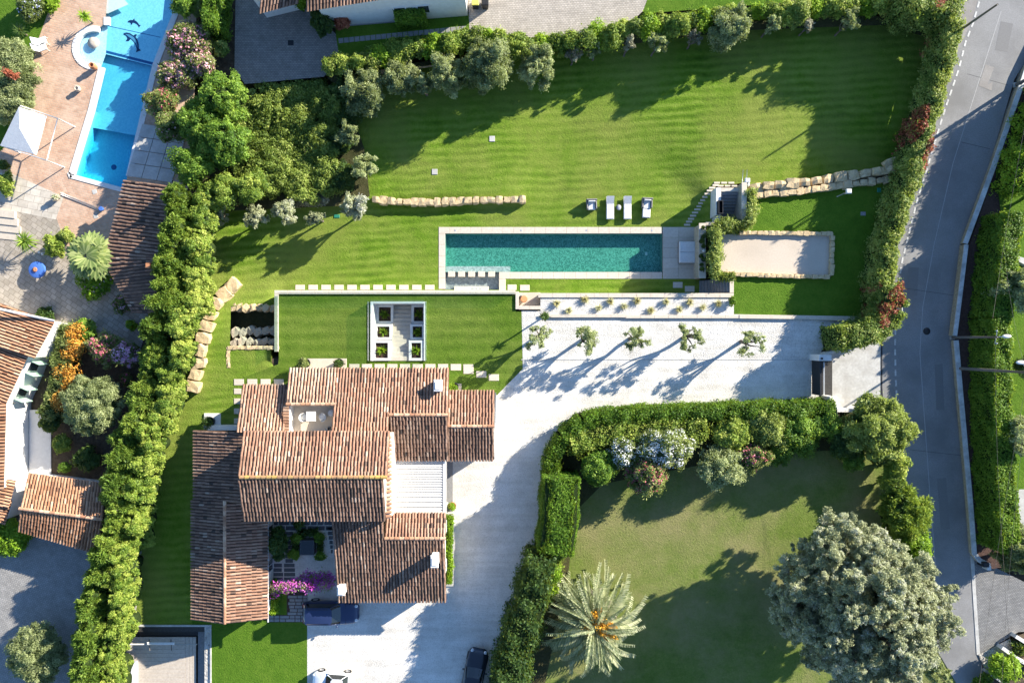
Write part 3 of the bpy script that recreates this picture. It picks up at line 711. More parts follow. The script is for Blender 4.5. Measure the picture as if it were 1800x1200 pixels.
def strip(name, pts, w, mat, z0, z1, parent=None, zx=0.0):
    """wall or band along picture points, tops seen there"""
    mb = MB(); q = [Vector(P(x, y, z1)) for x, y in pts]; L=[]; R=[]
    for i, p in enumerate(q):
        t = (q[min(i+1,len(q)-1)]-q[max(i-1,0)]); t.z = 0; t.normalize(); s = Vector((-t.y, t.x, 0))*w/2
        L.append(p+s); R.append(p-s)
    n = len(q); vs = [(*v.xy, z1) for v in L] + [(*v.xy, z1) for v in R] + [(*v.xy, z0) for v in L] + [(*v.xy, z0) for v in R]; fs=[]
    for i in range(n-1):
        fs += [(n+i,n+i+1,i+1,i),(2*n+i,i,i+1,2*n+i+1)[::1],(3*n+i+1,n+i+1,n+i,3*n+i)]
    fs += [(0,2*n,3*n,n),(n-1,2*n-1,4*n-1,3*n-1)]
    mb.add(vs, fs); me = mb.mesh(name); return link(name, me, mat, parent)
strip('tar_seam', [(1760,20),(1732,107),(1675,288),(1642,430),(1622,540),(1617,620),(1624,720),(1634,860),(1645,1000)], .06, M['seam'], .010, .021, road)
MB().lathe([(.32,0),(.32,.012),(.05,.014)], P(1629,582,.014), 16).build('manhole_cover', M['black'], road)
for pts, w_ in (([(1606,470),(1603,520)], .9), ([(1650,640),(1653,720)], .7), ([(1655,840),(1662,930)], .8), ([(1770,40),(1760,90)], 1.1)): strip('tar_patch', pts, w_, plain('dark_patch', (.165,.16,.155), (.21,.205,.20), 12, .9), .010, .0205, road)
for pts in ([(1580,505),(1683,520)], [(1690,250),(1740,262)], [(1600,790),(1690,800)], [(1700,130),(1772,150)]): strip('tar_seam', pts, .025, M['black'], .010, .0225, road)
strip('tar_patch', [(1740,116),(1728,150),(1744,152)], .8, M['asphalt_pale'], .010, .024, road)
# right of the road: retaining wall, planting strip, raised garden
def walltop(name, pts, w, z0, z1, mat, label, cat='wall', group=None):
    c = P(*pts[len(pts)//2], 0); root = thing(name, label, cat, (c.x, c.y, z0), 0, group); strip('wall_body', pts, w*.9, mat, z0, z1-.08, root); strip('coping', pts, w, M['kerb'], z1-.08, z1, root); return root
walltop('roadside_wall', [(1845,40),(1806,120),(1745,298),(1697,428)], .42, -.3, .55, M['drystone'], 'long white topped retaining wall along the upper bend of the road')
walltop('roadside_wall', [(1699,430),(1688,520),(1679,590)], .36, -.3, .75, M['drystone'], 'short stepped out white topped wall beside the road, before the lamp posts')
walltop('roadside_wall', [(1681,598),(1688,680),(1697,780),(1706,880),(1713,972),(1722,984),(1740,994)], .42, -.3, .55, M['drystone'], 'white topped wall along the straight road, ending in a rounded corner')
sheet('planting_strip', [(1860,0),(1900,0),(1880,200),(1750,560),(1745,700),(1770,995),(1740,1000),(1716,978),(1692,700),(1682,590),(1704,430),(1750,298),(1812,110)], M['mulch'], .40)
sheet('neighbour_garden', [(1750,300),(1900,200),(1900,1015),(1770,1000),(1755,850),(1745,700),(1748,560),(1765,420)], M['lawn_plain'], .44)
sheet('garden_path', [(1776,860),(1900,858),(1900,935),(1778,940)], M['concrete'], .46)
pv = sheet('paved_crossing', [(1711,976),(1740,992),(1800,1022),(1900,1060),(1900,1105),(1790,1110),(1722,1150)], brickmat('grey_setts', (.20,.20,.20),(.27,.265,.26),(.12,.12,.12),.22,.12,.1), .036)
strip('kerb_band', [(1709,976),(1714,1060),(1720,1150)], .3, M['concrete'], .0, .05, pv)
sheet('corner_garden', [(1722,1150),(1800,1112),(1900,1090),(1900,1230),(1740,1230)], M['soil'], .05)
sheet('stony_bank', [(1720,1150),(1775,1122),(1785,1140),(1732,1178)], M['pebbles'], .09)
# neighbour to the upper left: brick terrace round a blue pool
brick = brickmat('brick_terrace', (.50,.30,.20), (.60,.40,.28), (.46,.36,.28), .34, .2, .25, big=((.62,.47,.36), .5, .5))
patio = sheet('brick_terrace', [(60,-60),(345,-60),(345,120),(330,335),(300,335),(235,460),(120,440),(92,385),(-60,330),(-60,180),(-20,60)], brick, .0, holes=[NPOOL_OUT])
sheet('flagstone_terrace', [(-60,300),(20,305),(112,346),(98,386),(30,372),(-60,362)], brickmat('pale_flagstones', (.50,.45,.38),(.60,.55,.47),(.38,.33,.27),.9,.6,.2), .006)
sheet('stone_court', [(-60,360),(30,365),(98,380),(120,440),(235,460),(262,560),(240,640),(120,600),(100,570),(-60,525)], brickmat('old_flagstones', (.32,.285,.235),(.44,.39,.33),(.22,.19,.15),.55,.42,.6, big=((.27,.22,.16),.6,.5)), .002)
sheet('border_bed', [(110,560),(345,470),(330,600),(300,690),(245,860),(225,1000),(180,1000),(190,860),(60,845),(62,700)], M['soil'], -.02)
sheet('grey_yard', [(-60,930),(190,905),(175,1000),(130,1215),(-60,1215)], brickmat('grey_yard_setts', (.28,.275,.265),(.36,.35,.335),(.19,.185,.18),.24,.12,.5), .004)
sheet('corner_lawn', [(-60,-60),(60,-60),(85,20),(62,85),(40,230),(-60,320)], M['lawn_plain'], .008)
sheet('gravel_margin', [(262,860),(245,1000),(238,1096),(222,1096),(232,1000),(252,860)], M['pebbles'], -.008)
# neighbour above: grey court, lawn strips, paving
setts = brickmat('taupe_setts', (.23,.21,.19),(.30,.275,.25),(.17,.155,.14),.24,.15,.0)
sheet('grey_court', [(415,-60),(560,-60),(545,15),(590,60),(596,100),(570,135),(430,148),(412,120)], setts, .004)
sheet('paved_drive', [(820,-60),(1160,-60),(1130,20),(1085,62),(880,78),(826,70)], brickmat('cream_setts', (.40,.36,.31),(.50,.45,.39),(.30,.27,.23),.26,.16,.05), .006)
nstrip = sheet('lawn_strips', [(588,30),(822,15),(828,66),(594,105)], M['lawn_plain'], -.002)
sheet('lawn_strip', [(1130,-60),(1380,-60),(1380,5),(1132,24)], M['lawn_plain'], .004)
for i in range(24):
    x = 595 + i*9.4; slab(nstrip, x, 67-i*.92, x+8.6, 76-i*.92, .02, .06, 'greypaver', 'paver', rz=.1)
strip('narrow_path', [(600,36),(700,28),(818,13)], 1.1, M['greypaver'], -.05, .03, nstrip)
# rough ground under the thicket and along the boundaries
sheet('rough_ground', [(412,148),(575,138),(612,180),(640,260),(650,345),(600,362),(365,372),(345,300),(335,160)], M['scrub'], -1.3)
sheet('hedge_foot', [(575,138),(600,100),(830,60),(960,80),(1110,45),(1560,0),(1640,0),(1690,30),(1650,110),(1640,70),(1560,44),(1300,54),(1110,78),(950,102),(830,109),(660,124),(600,155)], M['scrub'], -.2)
sheet('garden_soil', [(942,800),(990,720),(1100,705),(1460,695),(1600,700),(1600,860),(1560,800),(1480,790),(1320,800),(1060,850),(1010,900),(1000,1000),(955,1215),(866,1215),(925,980)], M['scrub'], -.012)

# ------------------------------------------------------------------ pool of the villa
pool = thing('swimming_pool', 'long rectangular green mosaic swimming pool with pale stone coping', 'pool', P(974,445,ZP-.9))
def shell(root, poly, zt, zb, mat, th=.12, holes=()):
    """floor and walls; poly = picture outline at the rim"""
    q = [PXY(x, y, zt) for x, y in poly]; n = len(q)
    vs = [(x,y,zb) for x,y in q] + [(x,y,zt) for x,y in q]
    return MB().add(vs, [list(range(n))] + [(i,(i+1)%n,n+(i+1)%n,n+i) for i in range(n)]).build('basin', mat, root)
zb = ZP - .86
shell(pool, POOLW, ZP-.01, zb, M['mosaic'])
q = [PXY(x, y, ZP) for x, y in POOLW]; x0, y1 = q[0]; x1, y0 = q[2]
MB().prism([(x0-.03,y0-.03),(x1+.03,y0-.03),(x1+.03,y1+.03),(x0-.03,y1+.03)], zb-.1, ZP-.1).build('water', M['water'], pool)
MB().box(x0,y0,zb,x1-13.8,y0+.55,zb+.55).build('bench_step', M['mosaic_grey'], pool)
MB().bbox(*PXY(1134,443,zb+.02),zb,*PXY(1138,449,zb+.02),zb+.02).build('drain', M['white_metal'], pool)
def coping(root, x0, y0, x1, y1, step, mat='stone', z=ZP+.03):
    """row of stone slabs filling a rectangle along its long side"""
    lx = abs(x1-x0) >= abs(y1-y0); n = max(1, round((abs(x1-x0) if lx else abs(y1-y0))/step))
    for i in range(n):
        if lx: slab(root, x0+(x1-x0)*i/n, y0, x0+(x1-x0)*(i+1)/n, y1, z, .16, mat, 'coping_slab')
        else: slab(root, x0, y0+(y1-y0)*i/n, x1, y0+(y1-y0)*(i+1)/n, z, .16, mat, 'coping_slab')
coping(pool, 771,399,1164,410.5, 19); coping(pool, 877,478,1164,490, 19); coping(pool, 771,410.5,782.5,508, 19); coping(pool, 877,490,889,512, 19)
for i in range(2):
    for j in range(5): slab(pool, 1165+i*28, 399+j*18.2, 1193+i*28, 417.2+j*18.2, ZP+.03, .16, 'stone2' if (i+j) % 3 else 'stone', 'coping_slab')
for x in (800, 916, 1031, 1146): MB().bbox(*PXY(x-1.6,403.4,ZP+.045),ZP+.02,*PXY(x+1.6,406.6,ZP+.045),ZP+.045).build('skimmer_lid', M['steel'], pool)
# shallow basin with square stepping blocks
bas = thing('shallow_basin', 'shallow grey basin crossed by five square stepping blocks beside the green pool', 'basin', P(830,495,ZP-.6))
shell(bas, rect(783,478,877,512), ZP-.02, ZP-.5, M['mosaic_grey'])
q = [PXY(x, y, ZP) for x, y in rect(783,478,877,512)]
MB().prism([(q[0][0],q[2][1]),(q[2][0],q[2][1]),(q[2][0],q[0][1]-.005),(q[0][0],q[0][1]-.005)], ZP-.6, ZP-.12).build('water', M['water_dark'], bas)
for i in range(5):
    x = 787.5+i*17.6; o = slab(bas, x, 477, x+12.2, 486.5, ZP+.02, .5, 'stone', 'stepping_block')
slab(bas, 798,503,859,511, ZP+.03, .5, 'stone', 'threshold_slab'); 
for a, b_ in ((0, 1),): MB().box(*PXY(806,506,ZP+.035),ZP+.03,*PXY(852,509,ZP+.035),ZP+.036).build('water_slot', M['mosaic_grey'], bas)
# stepping stones
for i in range(11):
    x = 519+i*22.8; slab(lawn, x, 500.5, x+16.6, 509.5, ZP+.03, .06, 'stone', 'stepping_stone')
for (x, y, w, h) in ((892,500,16,10),(914,500.5,17,10.5),(1183,495.5,17,10.5),(1204,502.5,17,10.5)): slab(lawn, x, y, x+w, y+h, ZP+.03, .06, 'stone', 'stepping_stone')
for i in range(10):
    x = 613.5+i*22.3; y = 639.5; 
    if i == 9: y = 640
    slab(terrace_lawn, x, y, x+18, y+11, .03, .05, 'stone', 'stepping_stone')
for x, y in ((792.5,639.5),(814.5,645.5),(837,652),(859,657.5)): slab(terrace_lawn, x, y, x+18, y+11.5, .032, .05, 'stone', 'stepping_stone')
for i in range(4): slab(terrace_lawn, 411+i*23.4, 666, 428.5+i*23.4, 677, .03, .05, 'stone', 'stepping_stone')
for i in range(4): slab(lawn, 411, 682.5+i*17.5, 424, 692.5+i*17.5, .028, .05, 'stone', 'stepping_stone')
pth = [(1208,395),(1211.5,389.5),(1215,384.5),(1218.5,379),(1222,373.5),(1226,368),(1230,362.5),(1233.5,357),(1237,351.5),(1240.5,346),(1244,340.5),(1248,335),(1252,330),(1258,325.5)]
for i, (x, y) in enumerate(pth): slab(lawn, x-5.5, y-1.6, x+5.5, y+1.9, zlow(x, y)+.05, .12, 'stone', 'stepping_stone')
for i in range(3): slab(lawn, 1255+i*12.6, 319.6, 1265.6+i*12.6, 323.2, zlow(1260+i*12, 321)+.05, .12, 'stone', 'stepping_stone')
for i in range(3): slab(lawn, 1262+i*12, 325.2, 1272+i*12, 328.4, zlow(1262+i*12, 326)+.05, .12, 'stone', 'stepping_stone')
for x, y in ((865,244),(764,302)): 
    o = slab(lawn, x-5, y-5, x+5, y+5, zlow(x,y)+.05, .06, 'concrete', 'access_cover')
slab(lawn, 587,377,597,383, ZP+.06, .06, 'green_plastic', 'access_cover'); slab(boules_lawn, 1542,330,1549,338, .03, .05, 'green_plastic', 'access_cover'); slab(boules_lawn, 1513,372,1522,379, .03, .05, 'greypaver', 'access_cover')
# retaining walls of the house terrace
def wall_thing(name, label, segs, zb_, zt, mat='cream', cap='stone', capw=.06, cat='wall', capth=.07):
    """segs: rectangles in picture units at the top"""
    c = P((segs[0][0]+segs[0][2])/2, (segs[0][1]+segs[0][3])/2, zt); root = thing(name, label, cat, (c.x, c.y, zb_))
    for k, s in enumerate(segs):
        x0, y0, x1, y1 = s[:4]; a = P(x0, y0, zt); b = P(x1, y1, zt); t = zt - .003*k
        MB().box(a.x+capw, a.y-capw, zb_, b.x-capw, b.y+capw, t-capth).build('wall_body', M[mat], root)
        lx = abs(b.x-a.x) >= abs(b.y-a.y); L = abs(b.x-a.x) if lx else abs(b.y-a.y); n = max(1, round(L/1.2))
        for i in range(n):
            if lx: slab(root, x0+(x1-x0)*i/n, y0, x0+(x1-x0)*(i+1)/n, y1, t, capth-.005, cap, 'coping_slab')
            else: slab(root, x0, y0+(y1-y0)*i/n, x1, y0+(y1-y0)*(i+1)/n, t, capth-.005, cap, 'coping_slab')
    return root
tw = wall_thing('terrace_wall', 'long pale stone topped wall round the house terrace, with a glass edge', [(482,510,906,517),(482,517.2,489.5,618),(906,512,912,543.5),(912,537.5,950,544)], ZP-.3, .16)
for a, b_ in (((493,515.5,.16),(905,515.5,.16)), ((488,521,.16),(488,617,.16))):
    u = P(*a); v = P(*b_); mb = MB(); 
    mb.box(min(u.x,v.x)-.01, min(u.y,v.y)-.01, .16, max(u.x,v.x)+.01, max(u.y,v.y)+.01, .95); mb.build('glass_balustrade', M['glass'], tw)
gb = wall_thing('garden_wall', 'pale stone wall between the grassy pool strip and the white planted bed', [(946,515,1290,523),(1282.5,491,1290,514.8)], ZP-.3, .14)
wall_thing('bed_wall', 'low pale wall curving between the white planted bed and the driveway', [(950,551.5,968,557),(968.2,552,1100,558),(1100.2,553.5,1300,559.5)], -.3, .22)
strip_o = strip('bed_wall_end', [(1300,556.2),(1420,557.5),(1490,561),(1508,564)], .32, M['stone'], -.3, .25); setp(strip_o, 'plain pale wall tapering along the lawn towards the gate hedge', 'wall')
sheet('planted_bed', [(950,523),(1290,523),(1290,554),(1100,556),(968,554),(950,552)], M['gravel_coarse'], .03)
# small sunken yard beside the wall corner
sy = thing('sunken_planter', 'small sunken square with an orange pot at the wall corner', 'planter', P(928,525,-.6))
MB().box(*PXY(911,514,ZP+.3),ZP-.2,*PXY(950,538,ZP+.3),ZP+.3).build('floor', M['stone2'], sy)
mb = MB(); c = P(921,526,ZP+.3); mb.lathe([(.16,0),(.28,.3),(.32,.5),(.24,.5)], (c.x,c.y,c.z)); mb.top('terracotta_pot', M['terracotta'], 'orange terracotta pot standing in the small sunken square', 'pot')
mb = MB(); c = P(915.5,523.5,ZP+.3); mb.lathe([(.12,0),(.2,.25),(.17,.4),(.1,.4)], (c.x,c.y,c.z)); mb.top('dark_jar', M['black'], 'small dark jar beside the orange terracotta pot', 'pot')
# stone staircase between planters, cut into the terrace lawn
st = thing('garden_staircase', 'pale stone staircase cut into the lawn between white planter boxes', 'staircase', P(700,585,ZP))
xl, xr = P(690,0,-1).x, P(722,0,-1).x; ya = P(0,634,.0).y; yb = P(0,538,ZP+.1).y; n = 13
for i in range(n):
    z = .02 - i*(2.0/n); yy0 = ya + (yb-ya)*i/n; yy1 = ya + (yb-ya)*(i+1)/n
    MB().bbox(xl, yy0, z-.5, xr, yy1+.02, z, .02).build('step', M['stone2'], st)
MB().box(xl, yb, ZP-.3, xr, P(0,531,0).y, ZP+.02).build('lower_landing', M['stone2'], st)
for nm, seg in (('outer_wall', (651,530,655.5,634)), ('outer_wall', (744.8,530,749,634)), ('outer_wall', (655.6,530,744.7,533.5))):
    a = P(seg[0],seg[1],.2); b = P(seg[2],seg[3],.2); MB().bbox(a.x,b.y,ZP-.3,b.x,a.y,.2,.02).build(nm, M['white'], st)
PLANTERS = []
for side, xa, xb in ((-1, 656, 690.2), (1, 721.8, 744.6)):
    for k, (y0, y1) in enumerate(((534,568),(569,597),(598,633.5))):
        z = (-1.35, -.65, .12)[k]; X0 = P(656,0,0).x if side < 0 else xr; X1 = xl if side < 0 else P(744.6,0,0).x
        Y1 = P(0,y0,0).y; Y0 = P(0,y1,0).y; w = .22
        mb = MB(); mb.box(X0,Y0,ZP-.3,X1,Y0+w,z); mb.box(X0,Y1-w,ZP-.3,X1,Y1,z-.003); mb.box(X0,Y0+w,ZP-.3,X0+w,Y1-w,z-.005); mb.box(X1-w,Y0+w,ZP-.3,X1,Y1-w,z-.007)
        mb.build('planter_box', M['white'], st); MB().box(X0+w,Y0+w,ZP-.3,X1-w,Y1-w,z-.25).build('planter_soil', M['mulch'], st)
        PLANTERS.append(((X0+X1)/2, (Y0+Y1)/2, z-.25, min(X1-X0, Y1-Y0)/2-w))
sg = []
for x0,y0,x1,y1 in ((650.2,531,650.6,634),(749.6,531,750,634),(652,529,748,529.4)):
    a = P(x0,y0,.0); b = P(x1,y1,.0); MB().box(a.x,b.y,.0,b.x,a.y,1.0).build('glass_balustrade', M['glass'], st)
# side staircase by the boules terrace (rises to the right)
s2 = thing('garden_staircase', 'narrow stone stair rising beside the bamboo and the shaded lawn strip', 'staircase', P(1258,503,ZP))
xa, xb = P(1229,0,ZP).x, P(1282,0,0).x; y0 = P(0,514.5,-1).y; y1 = P(0,491.5,-1).y
for i in range(10): MB().bbox(xa+(xb-xa)*i/10, y0, ZP-.3, xa+(xb-xa)*(i+1)/10+.02, y1, ZP+.2*(i+1)-.01, .02).build('step', M['greypaver'], s2)
# stone wall above the pool deck with pots
pw = wall_thing('stone_pool_wall', 'thick dry stone wall with pale top carrying black pots above the pool deck', [(1228.5,392,1241,489)], ZP-.2, .12, mat='drystone', capw=.1)
# stair going down beside the boules terrace
s3 = thing('sunken_staircase', 'dark sunken staircase between pale walls at the top of the boules terrace', 'staircase', P(1280,360,-2))
xa, xb = P(1267.5,0,0).x, P(1304,0,.5).x; ya = P(0,337,0).y; yb = P(0,391,0).y
for i in range(11):
    y0 = ya+(yb-ya)*i/11; y1 = ya+(yb-ya)*(i+1)/11
    MB().bbox(xa, y1-.02, -2.6, xb, y0, -.05-i*.19, .02).build('step', M['greypaver'], s3)
a = P(1258.5,330,.12); b = P(1267.5,378,.12); MB().bbox(a.x,b.y,-2.6,b.x,a.y,.12,.02).build('side_wall', M['white'], s3)
a2 = P(1258.8,378,-.3); b2 = P(1267.2,389,-.3); MB().bbox(a2.x,b2.y,-2.6,b2.x,b.y-.01,-.3,.02).build('side_wall', M['white'], s3)
a = P(1267.6,330,.12); b = P(1304,337,.12); MB().bbox(a.x,b.y,-2.6,b.x,a.y,.115,.02).build('landing', M['stone'], s3)
a = P(1304,322,.9); b = P(1311.5,392,.9); MB().bbox(a.x,b.y,-2.6,b.x,a.y,.9,.02).build('high_wall', M['drystone'], s3)
MB().bbox(a.x-.04,P(0,368,.9).y,.9,b.x+.04,a.y+.04,.98,.02).build('wall_cap', M['stone'], s3)
a = P(1241,390,.1); b = P(1304,396.5,.1); MB().bbox(a.x,b.y,-2.3,b.x,a.y,.1,.02).build('lower_cap', M['stone2'], s3)
a = P(1263,352,.6); b = P(1271.5,375.5,.6); mb = MB(); t = .07
mb.box(a.x,b.y,.1,a.x+t,a.y,.6); mb.box(b.x-t,b.y,.1,b.x,a.y,.6); mb.box(a.x+t,b.y,.1,b.x-t,b.y+t,.6); mb.box(a.x+t,a.y-t,.1,b.x-t,a.y,.6); mb.box(a.x+t,b.y+t,.1,b.x-t,a.y-t,.14)
mb.top('planter_trough', M['black'], 'long black metal trough on the wall beside the sunken stair', 'planter')
MB().lathe([(.09,0),(.09,.16),(.06,.2)], P(1299,361,-.1), 8).build('wall_lamp', M['black'], s3)
# rock walls: every boulder its own stone
def rocks(name, label, c, z=0.0): return thing(name, label, 'rock wall', P(*c, z))
rk = rocks('rock_wall', 'row of ochre boulders edging the upper lawn above the pool garden', (790,353), ZP)
stone_row(rk, [(655,351),(700,355),(760,356),(850,352),(925,351)], 0, .68, .60, .75, 'rock', 3, zf=lambda x, y: zlow(x, 360)+.0)
rk = rocks('rock_wall', 'curving bank of large ochre boulders beside the tall hedge', (370,590), -1.2)
zr = lambda x, y: zlow(min(x, 480), y) - .08
stone_row(rk, [(418,494),(400,512),(382,532),(368,560),(358,590),(352,620),(346,650),(338,690)], 0, 1.05, 1.05, .75, 'rock', 5, zf=zr)
rk = rocks('rock_wall', 'double tier of ochre boulders retaining the lawn above the boules terrace', (1440,330), 0)
stone_row(rk, [(1314,333),(1400,325),(1480,313),(1566,301)], 0, 1.05, .8, 2.0, 'rock', 7, zf=lambda x, y: -1.25)
stone_row(rk, [(1314,343),(1400,337),(1480,326),(1566,315)], 0, .72, .6, .5, 'rock', 8, zf=lambda x, y: -.02)
for x, y in ((1566,284),(1560,288)): stone(rk, *P(x,y,.3)[:], .8,.6,.5,.3,3)
rk = rocks('rock_wall', 'low border of small pale boulders round the sandy boules court', (1360,446), 0)
for k, pts in enumerate(([(1300,409),(1380,410),(1462,411)], [(1463,414),(1461,484)], [(1270,481),(1370,485),(1458,487)])):
    stone_row(rk, pts, -.02, .52, .34, .38, 'rock', 11+k)
# dark rock pit left of the terrace
pit = thing('rock_pit', 'deep shaded pit of big boulders under the terrace wall', 'rock wall', P(446,575,ZP))
MB().box(*PXY(403,536,ZP+.1),ZP-.6,*PXY(489,613,ZP+.1),ZP-.1).build('pit_floor', M['scrub'], pit)
r_ = random.Random(4)
for i in range(7): stone(pit, *P(412+i*11.6, 540+r_.random()*2, -1.3)[:2], ZP+.5+.5*r_.random(), .7,.6,.9, r_.random(), i+1, 'rock')
for i in range(6): stone(pit, *P(416+i*13.5, 580+r_.random()*6, -1.6)[:2], ZP+.35, .8,.7,1.0, r_.random(), i+2, 'drystone')
for i in range(6): stone(pit, *P(414+i*13.5, 599+r_.random()*4, -1.2)[:2], ZP+.7, .8,.6,1.1, r_.random(), i+1, 'drystone')
for i in range(9): stone(pit, *P(406+i*10, 611, -.1)[:2], -.22, .56,.34,.6, r_.random()*.2, i%8+1, 'rock')
for i in range(4): stone(pit, *P(402, 614+i*9, -.1)[:2], -.22, .34,.5,.5, r_.random()*.2, i%8+1, 'rock')
MB().add([(*P(404,520,-1.9).xy,-1.72),(*P(432,511,-1.9).xy,-1.75),(*P(432,530,-1.8).xy,-1.62),(*P(415,536,-1.7).xy,-1.55)], [(3,2,1,0)]).build('bare_chalk_patch', M['white'], lawn)
for i, (x, y) in enumerate(((980,578),(1210,585))): pass

# ------------------------------------------------------------------ the villa
villa = thing('villa', 'large villa with many terracotta barrel tiled roofs between lawn and white drive', 'house', P(600,850))
WALL = M['cream']
def pane(root, face, x0, z0, x1, z1, at, mat='window', frame='white', name='window', d=.06):
    """window on a wall: face n/s (x0,x1 along x at y=at) or e/w (along y at x=at)"""
    sgn = {'s': -1, 'n': 1, 'e': 1, 'w': -1}[face]
    def bx(a0, a1, c0, c1, depth, off): 
        lo, hi = sorted((at + sgn*off, at + sgn*(off+depth)))
        return (a0, lo, c0, a1, hi, c1) if face in 'ns' else (lo, a0, c0, hi, a1, c1)
    f = MB(); t = .08
    f.box(*bx(x0-t,x0,z0-t,z1+t,d,0)); f.box(*bx(x1,x1+t,z0-t,z1+t,d,0)); f.box(*bx(x0,x1,z1,z1+t,d,0)); f.box(*bx(x0,x1,z0-t,z0,d+.05,0)); f.box(*bx((x0+x1)/2-.03,(x0+x1)/2+.03,z0,z1,d-.02,0))
    fo = f.build(name, M[frame], root); MB().box(*bx(x0,x1,z0,z1,.02,.005)).build('pane', M[mat], fo); return fo
# main two-storey block
walls_y(villa, 424, 682, [(762,6.2),(838,7.4),(910,6.2)], WALL, .35, 6.8)
roof(villa, quad_y(423,683,759,6.3,838,7.45,6.8), M['tile'], row=.40); roof(villa, quad_y(423,676,913,6.3,838,7.45,6.8), M['tile_dull'])  # south slope: weathering and shade are both in the darker tile colour
a = P(422,838.5,7.5); b = P(680,841,7.5); ridge(villa, (a.x,a.y,7.48), (b.x,a.y,7.48), M['tile_lichen'], .15)
# tile capped flank of the main block
x0 = P(682,0,5.3).x
for (x, ya, yb, z) in ((681,764,911,5.6),):
    A = P(x,ya,z); B = P(x,yb,z); n = 20
    MB().box(A.x-.28,B.y,z-3.2,A.x+.22,A.y,z-.1).build('flank_wall', WALL, villa)
    for i in range(n):
        yy = A.y+(B.y-A.y)*(i+.5)/n; ridge(villa, (A.x-.3,yy,z+.06), (A.x+.3,yy,z-.08), M['tile_ridge'], .13, .7, 'verge_tile')
# north range
walls_y(villa, 590, 686, [(650,2.95),(757,4.65)], WALL, .35, 3.6); roof(villa, quad_y(588,686,648,3.0,760,4.72,3.7), M['tile'], var=(.1,.95))
walls_y(villa, 686, 788, [(650,2.95),(729,4.2),(806,3.0)], WALL, .35, 3.6)
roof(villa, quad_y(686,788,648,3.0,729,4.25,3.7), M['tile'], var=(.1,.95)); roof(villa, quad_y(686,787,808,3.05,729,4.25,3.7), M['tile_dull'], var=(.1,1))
a = P(684,729,4.3); b = P(787,729,4.3); ridge(villa, (a.x,a.y,4.27), (b.x,b.y,4.27), M['tile_ridge'], .14)
walls_y(villa, 506, 590, [(650,2.95),(709,3.9)], WALL, .3, 3.4); roof(villa, quad_y(505,590,648,3.04,710,4.0,3.5), M['tile'], var=(.3,1.1))
a = P(504,710,4.0); b = P(591,710,4.0); ridge(villa, (a.x,a.y,4.0), (b.x,b.y,4.0), M['tile_ridge'], .14)
walls_y(villa, 424, 506, [(679,2.75),(757,4.0)], WALL, .3, 3.3); roof(villa, quad_y(421,505,677,2.8,760,4.1,3.4), M['tile'], var=(.2,1.0))
# roof terrace
xl, xr = P(512,0,3.6).x, P(590,0,3.6).x; yt, yb_ = P(0,711,4).y, P(0,762,4.4).y
MB().box(xl,yb_,2.4,xr,yt,3.0).build('terrace_floor', M['stone2'], villa)
MB().box(xl-.3,yb_,2.4,xl,yt,3.85).build('terrace_wall', M['white'], villa); MB().box(xr-.05,yb_,2.4,xr+.25,yt,3.9).build('terrace_wall', M['white'], villa); MB().box(xl,yt-.1,2.4,xr,yt+.1,3.85).build('terrace_wall', M['white'], villa)
for i in range(9):
    yy = yt-.1+(yb_-yt+.1)*(i+.5)/9; ridge(villa, (xl-.5,yy,3.86), (xl-.06,yy,3.96), M['tile_ridge'], .13, .6, 'verge_tile')
# east block
walls_y(villa, 788, 868, [(689,2.45),(749,3.4),(806,2.55)], WALL, .3, 3)
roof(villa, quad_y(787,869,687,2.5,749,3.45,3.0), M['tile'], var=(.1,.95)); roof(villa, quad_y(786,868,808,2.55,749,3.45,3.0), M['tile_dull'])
a = P(785,749,3.48); b = P(868,749,3.48); ridge(villa, (a.x,a.y,3.47), (b.x,b.y,3.47), M['tile_ridge'], .14)
# south range
walls_y(villa, 678, 784, [(904,3.65),(946,4.3),(1053,2.8)], WALL, .3, 3.5); walls_y(villa, 592, 679, [(914,4.7),(1053,2.8)], WALL, .3, 3.5)
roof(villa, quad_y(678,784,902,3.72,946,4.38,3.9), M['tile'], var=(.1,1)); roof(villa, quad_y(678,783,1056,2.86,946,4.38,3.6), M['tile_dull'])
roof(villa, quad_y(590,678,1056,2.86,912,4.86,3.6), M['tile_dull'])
a = P(677,946,4.4); b = P(783,946,4.4); ridge(villa, (a.x,a.y,4.40), (b.x,b.y,4.40), M['tile_ridge'], .14)
# west wing
walls_x(villa, 758, 883, [(344,2.55),(424,3.75)], WALL, .3, 3); walls_x(villa, 883, 1094, [(341,2.5),(395,3.4),(469,2.5)], WALL, .3, 3)
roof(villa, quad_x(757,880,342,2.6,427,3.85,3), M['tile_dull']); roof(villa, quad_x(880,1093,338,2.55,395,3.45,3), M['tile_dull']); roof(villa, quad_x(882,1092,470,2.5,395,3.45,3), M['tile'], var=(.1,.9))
a = P(395,880,3.47); b = P(395,1095,3.47); ridge(villa, (a.x,a.y,3.46), (b.x,b.y,3.46), M['tile_ridge'], .14)
for x, y0, y1 in ((469.5,905,1093),):
    p0 = P(x,y0,2.45); p1 = P(x,y1,2.45); MB().tube([(p0.x+.06,p0.y,2.42),(p1.x+.06,p1.y,2.42)], .07, 6).build('gutter', M['steel'], villa)
p = P(869,690,2.45); p1 = P(868,806,2.45); MB().tube([(p.x+.08,p.y,2.4),(p1.x+.08,p1.y,2.45)], .07, 6).build('gutter', M['steel'], villa)
